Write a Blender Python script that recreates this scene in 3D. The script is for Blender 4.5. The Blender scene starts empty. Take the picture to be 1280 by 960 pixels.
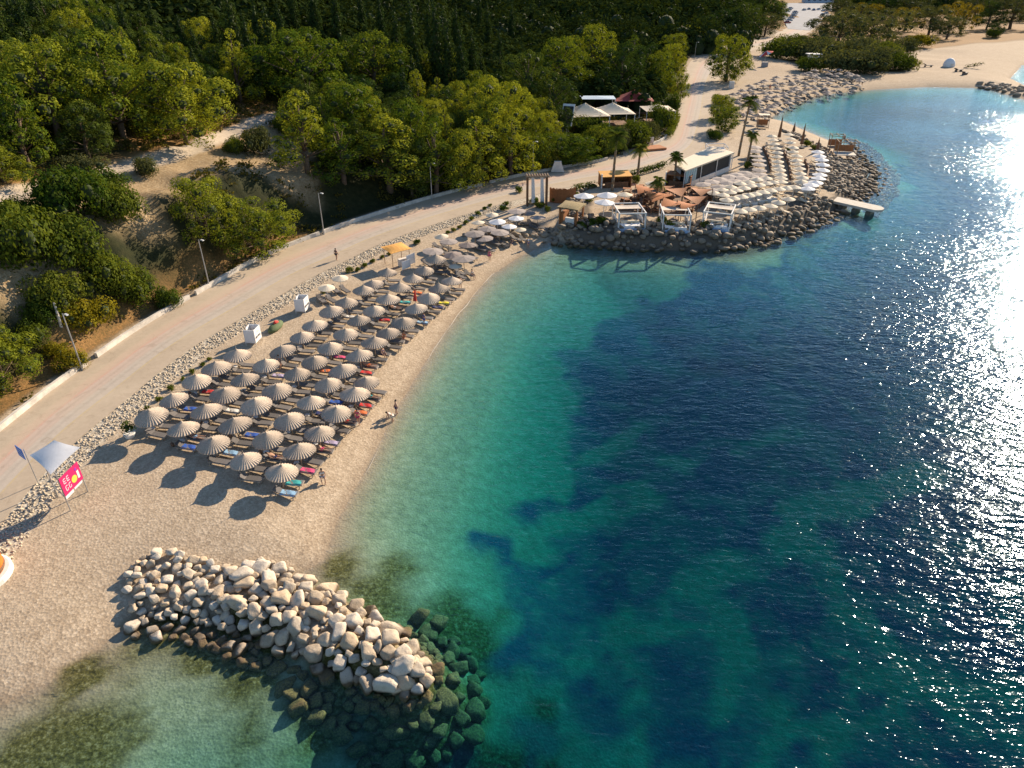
import bpy, math, random
import numpy as np
from mathutils import Vector, Matrix
R = math.radians
rnd = random.Random(7)
nrs = np.random.RandomState(11)
SC = bpy.context.scene
COL = SC.collection

# ------------------------------------------------------------------ camera
H = 37.0; PITCH = R(31.0); FPX = 888.0
cam = bpy.data.cameras.new('camera'); camo = bpy.data.objects.new('camera', cam); COL.objects.link(camo)
camo.location = (0, 0, H); camo.rotation_euler = (math.pi/2-PITCH, 0, 0)
cam.sensor_width = 36.0; cam.lens = 36.0*FPX/1280.0
cam.clip_start = 0.5; cam.clip_end = 6000
SC.camera = camo

# ------------------------------------------------------------------ world + sun
SUN_AZ = R(41.3); SUN_EL = R(24.0)
w = bpy.data.worlds.new('World'); SC.world = w; w.use_nodes = True
nt = w.node_tree; nt.nodes.clear()
sky = nt.nodes.new('ShaderNodeTexSky'); sky.sky_type = 'NISHITA'; sky.sun_disc = False
sky.sun_elevation = SUN_EL; sky.sun_rotation = SUN_AZ
sky.air_density = 1.0; sky.dust_density = 0.1; sky.ozone_density = 2.5
bgn = nt.nodes.new('ShaderNodeBackground'); bgn.inputs[1].default_value = 0.080
out = nt.nodes.new('ShaderNodeOutputWorld')
nt.links.new(sky.outputs[0], bgn.inputs[0]); nt.links.new(bgn.outputs[0], out.inputs[0])
sl = bpy.data.lights.new('sun', 'SUN'); sl.energy = 4.7; sl.angle = R(0.5); sl.color = (1.0, 0.82, 0.61)
so = bpy.data.objects.new('sun', sl); COL.objects.link(so)
sdir = Vector((math.sin(SUN_AZ)*math.cos(SUN_EL), math.cos(SUN_AZ)*math.cos(SUN_EL), math.sin(SUN_EL)))
so.rotation_euler = sdir.to_track_quat('Z', 'Y').to_euler(); so.location = (100, 100, 120)

SC.view_settings.view_transform = 'Standard'; SC.view_settings.look = 'None'
SC.view_settings.exposure = 1.02; SC.view_settings.gamma = 1.0; SC.view_settings.use_curve_mapping = False
cy = SC.cycles
SC.render.engine = 'CYCLES'
cy.max_bounces = 6; cy.diffuse_bounces = 2; cy.glossy_bounces = 2; cy.transmission_bounces = 3
cy.transparent_max_bounces = 8; cy.volume_bounces = 0; cy.caustics_reflective = False; cy.caustics_refractive = False
cy.sample_clamp_indirect = 3.0; cy.sample_clamp_direct = 0
cy.use_denoising = True

# ------------------------------------------------------------------ camera geometry helpers
cp, sp = math.cos(PITCH), math.sin(PITCH)
def ray(u, v):
    a = (u-640)/FPX; b = (480-v)/FPX
    return np.array([a, cp+b*sp, -sp+b*cp])
def flat(u, v, z=1.5):
    d = ray(u, v); t = (H-z)/(-d[2]); return (d[0]*t, d[1]*t)
def project(x, y, z):
    zz = z-H; dep = y*cp - zz*sp; up = y*sp + zz*cp
    return 640+FPX*x/dep, 480-FPX*up/dep, dep

# ------------------------------------------------------------------ shape data (places picked on the ground)
def pts(l, z=1.5): return np.array([flat(u, v, z) for u, v in l])
coast_px = [(0,880),(60,852),(120,812),(160,778),(230,765),(330,740),(402,702),(420,650),(450,598),(490,520),(520,470),(550,422),(580,382),(612,345),(650,320),(690,302),(708,296),
            (760,303),(840,309),(900,308),(960,296),(1010,277),(1052,258),(1078,232),(1076,210),(1058,196),(1046,180),(1010,165),(980,152),(962,148),
            (985,133),(1030,118),(1090,112),(1160,108.5),(1235,110),(1255,117),(1290,127),(1340,134)]
coast = [tuple(p) for p in pts(coast_px, 0.0)]
coast = [(-1500,-300),(-200,-45),(-70,6),(-44,18)] + coast + [tuple(flat(1345,124,0)), tuple(flat(1290,112,0)), tuple(flat(1262,98,0)), tuple(flat(1275,82,0)), tuple(flat(1340,60,0)), (700,700), (3000,900)]
coast = np.array(coast)
water_poly = np.array([tuple(p) for p in coast] + [(3000,-1500),(-1500,-1500)])
road_px = [((-60,590),(-60,740)),((0,540),(5,650)),((60,492),(80,566)),((110,456),(150,506)),((180,408),(232,440)),((262,360),(310,393)),((330,322),(380,352)),((400,294),(432,326)),
           ((450,276),(480,303)),((540,248),(562,274)),((640,223),(652,248)),((700,211),(714,233)),((760,200),(780,221)),((820,180),(840,206)),((836,168),(874,188)),((842,145),(884,166)),
           ((850,118),(889,142)),((856,92),(893,116)),((868,72),(903,93)),((897,56),(922,72)),((930,52),(945,62)),((958,46),(975,55)),((985,34),(1012,40)),((1000,22),(1030,26)),((1005,10),(1040,12))]
RL = pts([a for a, b in road_px]); RR = pts([b for a, b in road_px])
def smooth_line(P, n=12):
    out = []
    for i in range(len(P)-1):
        p0 = P[max(i-1,0)]; p1 = P[i]; p2 = P[i+1]; p3 = P[min(i+2,len(P)-1)]
        for k in range(n):
            t = k/n
            out.append(0.5*((2*p1)+(-p0+p2)*t+(2*p0-5*p1+4*p2-p3)*t*t+(-p0+3*p1-3*p2+p3)*t**3))
    out.append(P[-1]); return np.array(out)
RLs = smooth_line(RL, 10); RRs = smooth_line(RR, 10)
road_poly = np.vstack([RLs, RRs[::-1]])
inland_line = np.vstack([[(-90,20)], RL[:18], [(RL[17][0]+20, RL[17][1]+60), (RL[17][0]+90, RL[17][1]+900)]])

def dist_line(X, Y, L):
    """distance to polyline, nearest arc parameter, side sign"""
    best = np.full(X.shape, 1e9); par = np.zeros(X.shape); side = np.zeros(X.shape)
    for i in range(len(L)-1):
        ax, ay = L[i]; bx, by = L[i+1]; dx, dy = bx-ax, by-ay; l2 = dx*dx+dy*dy+1e-9
        t = np.clip(((X-ax)*dx+(Y-ay)*dy)/l2, 0, 1)
        px, py = ax+t*dx, ay+t*dy
        d = np.hypot(X-px, Y-py); m = d < best
        best = np.where(m, d, best); par = np.where(m, i+t, par)
        side = np.where(m, dx*(Y-ay)-dy*(X-ax), side)
    return best, par, np.sign(side)
def inside(X, Y, P):
    r = np.zeros(X.shape, bool); n = len(P)
    for i in range(n):
        x1, y1 = P[i]; x2, y2 = P[(i+1) % n]
        if y1 == y2: continue
        c = ((y1 > Y) != (y2 > Y)) & (X < (x2-x1)*(Y-y1)/(y2-y1)+x1)
        r ^= c
    return r
def sst(a, b, x):
    t = np.clip((x-a)/(b-a), 0, 1); return t*t*(3-2*t)
_perm = nrs.rand(256, 256)
def vnoise(X, Y, s):
    x = np.asarray(X)/s; y = np.asarray(Y)/s
    xi = np.floor(x).astype(int); yi = np.floor(y).astype(int); fx = x-xi; fy = y-yi
    fx = fx*fx*(3-2*fx); fy = fy*fy*(3-2*fy)
    g = lambda a, b: _perm[a % 256, b % 256]
    return (g(xi,yi)*(1-fx)+g(xi+1,yi)*fx)*(1-fy)+(g(xi,yi+1)*(1-fx)+g(xi+1,yi+1)*fx)*fy
def fbm(X, Y, s, o=3):
    r = 0; a = 1; t = 0
    for i in range(o):
        r = r+a*vnoise(X+17.3*i, Y+9.1*i, s/2**i); t += a; a *= .5
    return r/t

jetty_spine = np.array([flat(182,738,0.6), flat(250,733,0.6), flat(320,742,0.6), flat(400,775,0.6), flat(470,812,0.6), flat(510,838,0.6)])
prom_poly = pts([(706,262),(704,284),(760,290),(840,294),(905,292),(960,280),(1000,264),(1040,245),(1062,225),(1060,208),(1040,195),(1020,182),(985,164),(950,160),(925,170),(890,178),(860,190),(830,206),(780,222),(720,236)], 1.8)

def surf(X, Y, full=False):
    X = np.asarray(X, float); Y = np.asarray(Y, float)
    dc, pc, _ = dist_line(X, Y, coast); wet = inside(X, Y, water_poly)
    beach = 1.5*(1-np.exp(-dc/5.0))
    # seabed
    shallow = sst(-4, -14, X)*sst(46, 34, Y)            # sheltered corner behind the breakwater
    far = sst(110, 170, Y)
    dep = 0.16*dc+0.16*np.maximum(dc-8, 0)
    dep = np.where(shallow > 0, dep*(1-.62*shallow), dep)
    dep = dep*(1-.40*sst(30, 12, np.hypot(X-22, Y-88)))
    dep = np.minimum(dep, 4.8+1.1*fbm(X, Y, 26))
    dep = dep*(1-.35*far)
    Z = np.where(wet, -dep, beach)
    # promontory platform
    dp, _, _ = dist_line(X, Y, np.vstack([prom_poly, prom_poly[:1]])); ip = inside(X, Y, prom_poly)
    sdp = np.where(ip, dp, -dp)
    plat = 1.9-np.clip(-sdp, 0, 99)*1.35
    nearp = (np.hypot(X-45, Y-137) < 75)
    Z = np.where(nearp & ~(ip), np.maximum(Z, np.where(plat > -3.5, plat, -99)), Z)
    Z = np.where(ip & nearp, np.maximum(Z, 1.5+.5*sst(0, 3, dp)), Z)
    # breakwater core
    dj, pj, _ = dist_line(X, Y, jetty_spine)
    jr = 1.0+.22*np.clip(pj, 0, 3)-.62*np.clip(pj-3, 0, 2)
    core = 0.55-np.maximum(dj-jr, 0)*0.85
    Z = np.where(wet | (Z < 1.3), np.maximum(Z, np.where(core > -3.5, core, -99)), Z)
    # inland hill
    dl, pl, sd = dist_line(X, Y, inland_line)
    inl = np.where(sd > 0, dl, 0)
    ch = np.interp(pl, [0,2,5,7,8.5,10,11.5,13,16,18,19], [9,9.5,10,9.5,7,4.5,2.5,1.2,.6,.3,0])
    sl = np.interp(pl, [0,5,9,12,14,16,18,19], [.15,.17,.22,.19,.16,.11,.05,.03])
    wob = 3.0*(fbm(X, Y, 14)-.5)*2
    rise = ch*sst(2.2, 10.0, inl+wob*sst(1, 6, inl))
    hill = rise+sl*np.maximum(inl-13, 0)
    hill = np.minimum(hill, 60+.02*inl)
    al = X*.62+Y*.78+2.5*fbm(X, Y, 9)
    hill = hill+(np.abs(vnoise(al, Y*.15, 1.7)-.5)*2.2+np.abs(vnoise(al+31, Y*.2, .8)-.5)*.8-.7)*1.1*sst(3, 6, inl)*sst(17, 11, inl)*np.clip(ch/9, 0, 1)*sst(70, 60, np.hypot(X+45, Y-95))
    hill = hill+(fbm(X, Y, 7, 3)-.5)*1.6*sst(3, 12, inl)*np.clip(ch/6, .2, 1)
    Z = np.where(inl > 0, Z+hill, Z)
    farland = (~wet) & (Y > 250)
    Z = np.where(farland, Z+(fbm(X, Y, 30)-.5)*2*sst(250, 300, Y)*sst(8, 30, dc), Z)
    # road bed
    ir = inside(X, Y, road_poly)
    dr, _, _ = dist_line(X, Y, np.vstack([road_poly, road_poly[:1]]))
    k = np.where(ir, 1.0, sst(2.2, 1.0, dr))
    Z = Z*(1-k)+1.47*k
    if full: return Z, dict(dc=dc, wet=wet, inl=inl, pl=pl, ir=ir, dr=dr, ip=ip, dp=dp, ch=ch, dj=dj)
    return Z
def zat(x, y): return float(surf(np.array([x]), np.array([y]))[0])

# ------------------------------------------------------------------ height grid
def axis(lo, hi, a, b, step, g=1.13):
    c = list(np.arange(a, b+1e-6, step)); s = step; x = c[0]; L = []
    while x > lo: s *= g; x -= s; L.append(x)
    s = step; x = c[-1]; Rr = []
    while x < hi: s *= g; x += s; Rr.append(x)
    return np.array(L[::-1]+c+Rr)
gx = axis(-2600, 3200, -85, 165, 0.7); gy = axis(-1200, 4200, 14, 330, 0.7)
GX, GY = np.meshgrid(gx, gy)
GZ, INFO = surf(GX, GY, True)
def zgrid(x, y):
    i = np.clip(np.searchsorted(gx, x)-1, 0, len(gx)-2); j = np.clip(np.searchsorted(gy, y)-1, 0, len(gy)-2)
    fx = (x-gx[i])/(gx[i+1]-gx[i]); fy = (y-gy[j])/(gy[j+1]-gy[j])
    return (GZ[j,i]*(1-fx)+GZ[j,i+1]*fx)*(1-fy)+(GZ[j+1,i]*(1-fx)+GZ[j+1,i+1]*fx)*fy
_t = np.concatenate([np.arange(20, 300, .25), np.arange(300, 1500, 2.0)])
def G(u, v, land=False):
    """point of the ground seen at a place of the photograph"""
    d = ray(u, v); X = d[0]*_t; Y = d[1]*_t; Z = H+d[2]*_t
    zz = zgrid(X, Y)
    if land: zz = np.maximum(zz, 0)
    k = np.argmax(Z < zz)
    if k == 0: k = len(_t)-1
    return Vector((X[k], Y[k], zz[k])), _t[k]

# ------------------------------------------------------------------ materials
def mat(name): 
    m = bpy.data.materials.new(name); m.use_nodes = True; m.node_tree.nodes.clear(); return m
class NT:
    def __init__(s, m): s.t = m.node_tree; s.n = s.t.nodes; s.l = s.t.links
    def new(s, typ, **k):
        nd = s.n.new(typ)
        for a, b in k.items(): setattr(nd, a, b)
        return nd
    def link(s, a, b): s.l.new(a, b)
    def noise(s, scale, detail=4, rough=.6, vec=None, dist=0):
        nd = s.new('ShaderNodeTexNoise'); nd.inputs['Scale'].default_value = scale; nd.inputs['Detail'].default_value = detail
        nd.inputs['Roughness'].default_value = rough; nd.inputs['Distortion'].default_value = dist
        if vec is not None: s.link(vec, nd.inputs['Vector'])
        return nd.outputs['Fac']
    def ramp(s, fac, stops):
        nd = s.new('ShaderNodeValToRGB'); e = nd.color_ramp.elements
        while len(e) > 1: e.remove(e[-1])
        e[0].position = stops[0][0]; e[0].color = tuple(stops[0][1])+(1,)
        for p, c in stops[1:]:
            x = e.new(p); x.color = tuple(c)+(1,)
        s.link(fac, nd.inputs[0]); return nd.outputs[0]
    def mix(s, fac, a, b, mode='MIX'):
        nd = s.new('ShaderNodeMix', data_type='RGBA', blend_type=mode)
        for sock, v in ((nd.inputs[0], fac), (nd.inputs[6], a), (nd.inputs[7], b)):
            if isinstance(v, (int, float)): sock.default_value = v
            elif isinstance(v, tuple): sock.default_value = v+(1,) if len(v) == 3 else v
            else: s.link(v, sock)
        return nd.outputs[2]
    def math(s, op, a, b=0.0, clamp=False):
        nd = s.new('ShaderNodeMath', operation=op); nd.use_clamp = clamp
        for sock, v in ((nd.inputs[0], a), (nd.inputs[1], b)):
            if isinstance(v, (int, float)): sock.default_value = v
            else: s.link(v, sock)
        return nd.outputs[0]
    def maprange(s, v, a, b, c=0.0, d=1.0):
        nd = s.new('ShaderNodeMapRange'); s.link(v, nd.inputs[0])
        for i, x in enumerate((a, b, c, d)): nd.inputs[i+1].default_value = x
        return nd.outputs[0]
    def attr(s, name):
        nd = s.new('ShaderNodeAttribute'); nd.attribute_name = name; return nd
    def bump(s, h, strength=.5, dist=.1, normal=None):
        nd = s.new('ShaderNodeBump'); nd.inputs['Strength'].default_value = strength; nd.inputs['Distance'].default_value = dist
        s.link(h, nd.inputs['Height'])
        if normal is not None: s.link(normal, nd.inputs['Normal'])
        return nd.outputs[0]
    def out(s, sh, vol=None):
        o = s.new('ShaderNodeOutputMaterial')
        if sh is not None: s.link(sh, o.inputs[0])
        if vol is not None: s.link(vol, o.inputs[1])
    def pos(s): return s.new('ShaderNodeNewGeometry').outputs['Position']
    def objc(s): return s.new('ShaderNodeTexCoord').outputs['Object']
def simple(name, c, rough=.7, var=.15, scale=3.0, bump=0.0, metal=0.0, bscale=None, rndvar=0.0):
    m = mat(name); t = NT(m); p = t.new('ShaderNodeBsdfPrincipled')
    v = t.objc(); f = t.noise(scale, 5, .6, v)
    lo = tuple(x*(1-var) for x in c); hi = tuple(min(1, x*(1+var)) for x in c)
    col = t.ramp(f, [(.3, lo), (.7, hi)])
    if rndvar:
        oi = t.new('ShaderNodeObjectInfo')
        col = t.mix(1.0, col, t.ramp(oi.outputs['Random'], [(0, (1-rndvar,)*3), (1, (1, 1, 1))]), 'MULTIPLY')
    t.link(col, p.inputs['Base Color']); p.inputs['Roughness'].default_value = rough; p.inputs['Metallic'].default_value = metal
    if bump:
        t.link(t.bump(t.noise(bscale or scale*4, 4, .6, v), bump, .05), p.inputs['Normal'])
    t.out(p.outputs[0]); return m

def leafmat(name, c1, c2, trans=.35):
    m = mat(name); t = NT(m)
    oi = t.new('ShaderNodeObjectInfo'); v = t.pos()
    f = t.noise(.9, 3, .6, v)
    f = t.math('ADD', t.math('MULTIPLY', f, .8), t.math('MULTIPLY', oi.outputs['Random'], .35))
    col = t.ramp(f, [(.35, c1), (.8, c2)])
    d = t.new('ShaderNodeBsdfDiffuse'); t.link(col, d.inputs[0])
    tr = t.new('ShaderNodeBsdfTranslucent'); t.link(t.mix(1.0, col, (1.22, 1.17, .40), 'MULTIPLY'), tr.inputs[0])
    mx = t.new('ShaderNodeMixShader'); mx.inputs[0].default_value = trans
    t.link(d.outputs[0], mx.inputs[1]); t.link(tr.outputs[0], mx.inputs[2]); t.out(mx.outputs[0]); return m

# ------------------------------------------------------------------ mesh building helpers
def tag(o, label=None, cat=None, group=None, kind=None):
    if label: o['label'] = label
    if cat: o['category'] = cat
    if group: o['group'] = group
    if kind: o['kind'] = kind
    return o
def mesh_from(name, V, F, m, smooth=False, parent=None):
    me = bpy.data.meshes.new(name)
    V = np.asarray(V, np.float32)
    if isinstance(F, np.ndarray):
        k = F.shape[1]; n = len(F)
        me.vertices.add(len(V)); me.vertices.foreach_set('co', V.ravel())
        me.loops.add(n*k); me.loops.foreach_set('vertex_index', F.ravel().astype(np.int32))
        me.polygons.add(n); me.polygons.foreach_set('loop_start', np.arange(0, n*k, k, dtype=np.int32))
        me.update(calc_edges=True)
    else:
        me.from_pydata([tuple(map(float, v)) for v in V], [], F); me.update()
    if smooth: me.polygons.foreach_set('use_smooth', [True]*len(me.polygons))
    for x in (m if isinstance(m, (list, tuple)) else [m]): me.materials.append(x)
    o = bpy.data.objects.new(name, me); COL.objects.link(o)
    if parent: o.parent = parent
    return o
def empty(name, loc=(0,0,0), rz=0, label=None, cat=None, group=None):
    o = bpy.data.objects.new(name, None); COL.objects.link(o); o.location = loc; o.rotation_euler = (0,0,rz)
    o.empty_display_size = .2
    return tag(o, label, cat, group)
class MB:
    def __init__(s): s.V = []; s.F = []; s.M = []
    def add(s, V, F, mi=0):
        b = len(s.V); s.V += [tuple(v) for v in V]; s.F += [tuple(b+i for i in f) for f in F]; s.M += [mi]*len(F); return s
    def box(s, c, d, rz=0, mi=0, taper=1.0, rx=0, ry=0):
        x, y, z = d[0]/2, d[1]/2, d[2]/2
        P = [(-x,-y,-z),(x,-y,-z),(x,y,-z),(-x,y,-z),(-x*taper,-y*taper,z),(x*taper,-y*taper,z),(x*taper,y*taper,z),(-x*taper,y*taper,z)]
        M = Matrix.Translation(c) @ Matrix.Rotation(rz, 4, 'Z') @ Matrix.Rotation(ry, 4, 'Y') @ Matrix.Rotation(rx, 4, 'X')
        return s.add([M @ Vector(p) for p in P], [(0,3,2,1),(4,5,6,7),(0,1,5,4),(1,2,6,5),(2,3,7,6),(3,0,4,7)], mi)
    def tube(s, p0, p1, r0, r1=None, n=8, mi=0, cap=True):
        r1 = r0 if r1 is None else r1; p0 = Vector(p0); p1 = Vector(p1); d = (p1-p0).normalized()
        a = d.orthogonal().normalized(); b = d.cross(a); V = []
        for p, r in ((p0, r0), (p1, r1)):
            for i in range(n):
                t = 2*math.pi*i/n; V.append(p+(a*math.cos(t)+b*math.sin(t))*r)
        F = [(i, (i+1) % n, n+(i+1) % n, n+i) for i in range(n)]
        if cap: F += [tuple(range(n))[::-1], tuple(range(n, 2*n))]
        return s.add(V, F, mi)
    def path(s, P, rs, n=8, mi=0):
        for i in range(len(P)-1): s.tube(P[i], P[i+1], rs[i], rs[i+1], n, mi)
        return s
    def quad(s, a, b, c, d, mi=0): return s.add([a, b, c, d], [(0,1,2,3)], mi)
    def build(s, name, m, parent=None, smooth=False):
        o = mesh_from(name, s.V, s.F, m, smooth, parent)
        if isinstance(m, (list, tuple)) and len(m) > 1: o.data.polygons.foreach_set('material_index', s.M)
        return o
def kids(o): return [c for c in o.children]
def clone(o, loc=None, rz=None, label=None, group=None, scale=None, parent=None):
    c = o.copy(); COL.objects.link(c)
    if parent is not None: c.parent = parent
    if loc is not None: c.location = loc
    if rz is not None: c.rotation_euler = (0, 0, rz)
    if scale is not None: c.scale = scale if isinstance(scale, (tuple, list)) else (scale,)*3
    if label: c['label'] = label
    if group: c['group'] = group
    for ch in list(o.children): clone(ch, parent=c)
    return c
class Proto:
    """first use moves the source itself, later uses copy it"""
    def __init__(s, o): s.o = o; s.used = False
    def put(s, loc, rz=0, label=None, group=None, scale=1.0, name=None):
        if not s.used:
            s.used = True; o = s.o; o.location = loc; o.rotation_euler = (0,0,rz)
            o.scale = scale if isinstance(scale, (tuple, list)) else (scale,)*3
            if label: o['label'] = label
            if group: o['group'] = group
        else: o = clone(s.o, loc, rz, label, group, scale)
        return o
_O1 = ['first','second','third','fourth','fifth','sixth','seventh','eighth','ninth','tenth','eleventh','twelfth','thirteenth','fourteenth','fifteenth','sixteenth','seventeenth','eighteenth','nineteenth']
_T = ['','','twenty','thirty','forty','fifty','sixty','seventy','eighty']
ORD = list(_O1)
for _i in range(20, 90): ORD.append(_T[_i//10][:-1]+'ieth' if _i % 10 == 0 else _T[_i//10]+'-'+_O1[_i % 10-1])
ORD_old = ['first','second','third','fourth','fifth','sixth','seventh','eighth','ninth','tenth','eleventh','twelfth','thirteenth','fourteenth','fifteenth','sixteenth','seventeenth','eighteenth','nineteenth','twentieth']
# ------------------------------------------------------------------ ground sheet
nx, ny = len(gx), len(gy)
idx = np.arange(nx*ny).reshape(ny, nx)
Fq = np.stack([idx[:-1,:-1].ravel(), idx[:-1,1:].ravel(), idx[1:,1:].ravel(), idx[1:,:-1].ravel()], 1)
V = np.stack([GX.ravel(), GY.ravel(), GZ.ravel()], 1)
I = INFO; dc = I['dc']; wet = I['wet']; inl = I['inl']; pl = I['pl']
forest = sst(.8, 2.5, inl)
# clay bank of the cut slope
gzx = np.gradient(GZ, gx, axis=1); gzy = np.gradient(GZ, gy, axis=0); slope = np.hypot(gzx, gzy)
clay_line = np.vstack([flat(20,395,4), flat(60,330,6), flat(160,285,7), flat(215,240,8), flat(300,210,9), flat(345,215,8), flat(350,170,10)])
dclay, _, _ = dist_line(GX, GY, clay_line)
clay = sst(7.5, 3.5, dclay+5*(fbm(GX, GY, 5)-.5))*forest
def gpx(l): return np.array([[G(u, v)[0].x, G(u, v)[0].y] for u, v in l])
path_line = gpx([(-40,262),(0,252),(50,233),(90,224),(140,214),(190,203),(225,190),(262,176),(300,160),(335,148),(380,135)])
dpath, _, _ = dist_line(GX, GY, path_line)
dirt = sst(2.2, 1.2, dpath+1.2*(fbm(GX, GY, 3)-.5))*forest
red_line = gpx([(180,178),(235,170),(300,140),(365,130)]); dred, _, _ = dist_line(GX, GY, red_line)
dry_ = sst(6.5, 2.0, np.minimum(dpath, dred)+4*(fbm(GX, GY, 4)-.5))*forest
dry2 = sst(3.0, .5, np.abs(inl-2.0)+3*(fbm(GX, GY, 3)-.5))*forest*(pl < 8)
dry = np.clip(dry_+dry2*.9, 0, 1)
# far shore scrub behind the second beach
scrub_poly = pts([(925,72),(945,62),(960,68),(985,78),(1030,84),(1085,90),(1138,92),(1146,78),(1128,66),(1180,60),(1260,52),(1400,44),(1400,-30),(900,-30),(862,60),(880,40)], 1.5)
sc = inside(GX, GY, scrub_poly)
dscr, _, _ = dist_line(GX, GY, np.vstack([scrub_poly, scrub_poly[:1]]))
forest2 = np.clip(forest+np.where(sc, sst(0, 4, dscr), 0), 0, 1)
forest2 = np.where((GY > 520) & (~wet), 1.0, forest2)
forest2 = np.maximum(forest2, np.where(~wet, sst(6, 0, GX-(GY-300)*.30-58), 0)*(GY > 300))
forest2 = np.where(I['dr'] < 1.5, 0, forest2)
dry = np.clip(dry+np.where((GY > 250) & (GX > 150), .9, 0)+np.where((GY > 250) & (GX > 60), .35, 0), 0, 1)
# seagrass: dark beds with sand channels between
def line_px(l, z=-4.0): return np.array([flat(u, v, z) for u, v in l])
weed_edge = line_px([(560,1000),(600,900),(615,800),(600,740),(640,650),(680,560),(712,480),(735,410),(790,385),(850,372),(920,352),(980,335),(1040,310),(1080,300),(1130,240),(1150,170),(1400,150)])
weed_poly = np.vstack([weed_edge, [(900,300),(900,-300),(-10,-300)]])
iw = inside(GX, GY, weed_poly); dw, _, _ = dist_line(GX, GY, weed_edge)
sw = np.where(iw, dw, -dw)+7*(fbm(GX, GY, 9, 5)-.5)*2+2.2*(fbm(GX+7, GY-3, 2.4, 2)-.5)*2
weed = sst(-.5, .9, sw)
def channel(l, wd, amp):
    d, _, _ = dist_line(GX, GY, line_px(l, -5))
    return sst(wd*1.1, wd*.6, d+amp*(fbm(GX+50, GY, 5, 5)-.5)*2.4)
chans = np.zeros_like(GX)
for l, wd, amp in [([(540,930),(640,905),(700,860),(760,800),(830,760),(900,720),(960,690),(1010,660)], 2.0, 2.2),
                   ([(660,700),(700,665),(760,630),(820,600),(870,580),(920,560),(985,540)], 1.7, 2.2),
                   ([(640,640),(700,600),(760,560),(800,530)], 1.2, 1.6),
                   ([(1000,660),(1040,720),(1075,770),(1090,800)], 1.8, 1.8),
                   ([(1085,805),(1130,850),(1200,880),(1300,900)], 3.6, 1.8), ([(1020,800),(1000,860),(960,940),(940,1000)], 1.8, 1.6),
                   ([(1090,820),(1050,900),(1010,980)], 2.2, 1.6), ([(760,800),(800,850),(790,940)], 1.6, 1.8), ([(900,760),(930,820),(900,900)], 1.5, 1.6),
                   ([(620,900),(680,920),(740,960)], 2.6, 2.0), ([(1000,640),(1080,610),(1160,590)], 2.0, 2.4), ([(560,1000),(620,930),(690,880)], 3.0, 2.0)]:
    chans = np.maximum(chans, channel(l, wd, amp))
spk = sst(.55, .60, fbm(GX+9, GY+31, 3.6, 5))*sst(84, 60, GY)
midw = sst(.57, .70, fbm(GX+90, GY-31, 13, 3))
weed = weed*(1-.92*chans)*(1-.25*spk*(1-chans))*(1-.18*midw)
small = sst(.61, .65, fbm(GX-20, GY+5, 4.5, 4))*sst(19, 25, dc)*(1-I['ip'])
weed = np.clip(weed+small*.75*(GY < 90), 0, 1)
weed = np.clip(weed*(1-.35*sst(.5, .62, fbm(GX-3, GY+70, 1.9, 3))), 0, 1)*np.where(chans > .3, 1.0, 1.0)
weed = np.clip(weed+chans*.45*sst(.57, .64, fbm(GX+13, GY+7, 2.1, 3))*(dc > 16), 0, 1)
# algae in the shallows by the breakwater
alg = np.zeros_like(GX)
for u, v, r in [(140,915,3.6),(70,955,4.0),(215,795,3.0),(270,815,3.2),(330,835,3.6),(430,720,2.4),(480,740,3.2),(560,780,4),(580,860,4.5),(500,900,5),(400,880,4.5),(560,950,5),(110,860,1.6),(650,940,5)]:
    x0, y0 = flat(u, v, -1.0); alg = np.maximum(alg, sst(r*1.1, r*.4, np.hypot(GX-x0, GY-y0)+r*.9*(fbm(GX, GY, 2.2, 4)-.5)*2))
alg *= wet
strip = np.where((~wet) & (I['dr'] < 2.6) & (~I['ir']) & (inl <= 0), sst(2.6, 2.0, I['dr']+.8*(fbm(GX, GY, 2)-.5)), 0)*(GX < 14)
reddish = np.zeros_like(GX)
for u, v, r in [(905,100,10),(842,196,7)]:
    x0, y0 = flat(u, v); reddish = np.maximum(reddish, sst(r, r*.5, np.hypot(GX-x0, GY-y0)))
g = mat('ground_mat'); t = NT(g)
P = t.pos()
A = t.attr('zone_a'); B = t.attr('zone_b')
sa = t.new('ShaderNodeSeparateColor'); t.link(A.outputs['Color'], sa.inputs[0])
sb = t.new('ShaderNodeSeparateColor'); t.link(B.outputs['Color'], sb.inputs[0])
n1 = t.noise(.12, 4, .6, P); n2 = t.noise(1.3, 5, .65, P); n3 = t.noise(9.0, 4, .7, P); n4 = t.noise(3.6, 5, .75, P)
peb = t.new('ShaderNodeTexVoronoi'); peb.inputs['Scale'].default_value = 5.5; t.link(P, peb.inputs['Vector'])
peb2 = t.new('ShaderNodeTexVoronoi'); peb2.inputs['Scale'].default_value = 13; t.link(P, peb2.inputs['Vector'])
pebv = t.math('MULTIPLY', t.math('ADD', peb.outputs['Color'], peb2.outputs['Color']), .5)
sand = t.ramp(t.math('ADD', t.math('MULTIPLY', n1, .55), t.math('MULTIPLY', n2, .45)), [(.35, (.40,.315,.22)), (.65, (.54,.445,.33))])
sand = t.mix(.55, sand, t.ramp(pebv, [(.15, (.20,.145,.095)), (.5, (.42,.32,.215)), (.85, (.66,.55,.41))]))
sand = t.mix(t.math('MULTIPLY', t.maprange(n4, .5, .72), .35), sand, (.25,.19,.13))
n5 = t.noise(.45, 5, .7, P, 1.2)
sand = t.mix(t.maprange(n5, .52, .60, 0, .22), sand, (.30,.23,.155))
sepf = t.new('ShaderNodeSeparateXYZ'); t.link(P, sepf.inputs[0])
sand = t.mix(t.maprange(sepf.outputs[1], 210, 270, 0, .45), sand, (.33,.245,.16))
sand = t.mix(t.maprange(n5, .44, .36, 0, .25), sand, (.60,.50,.37))
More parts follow.
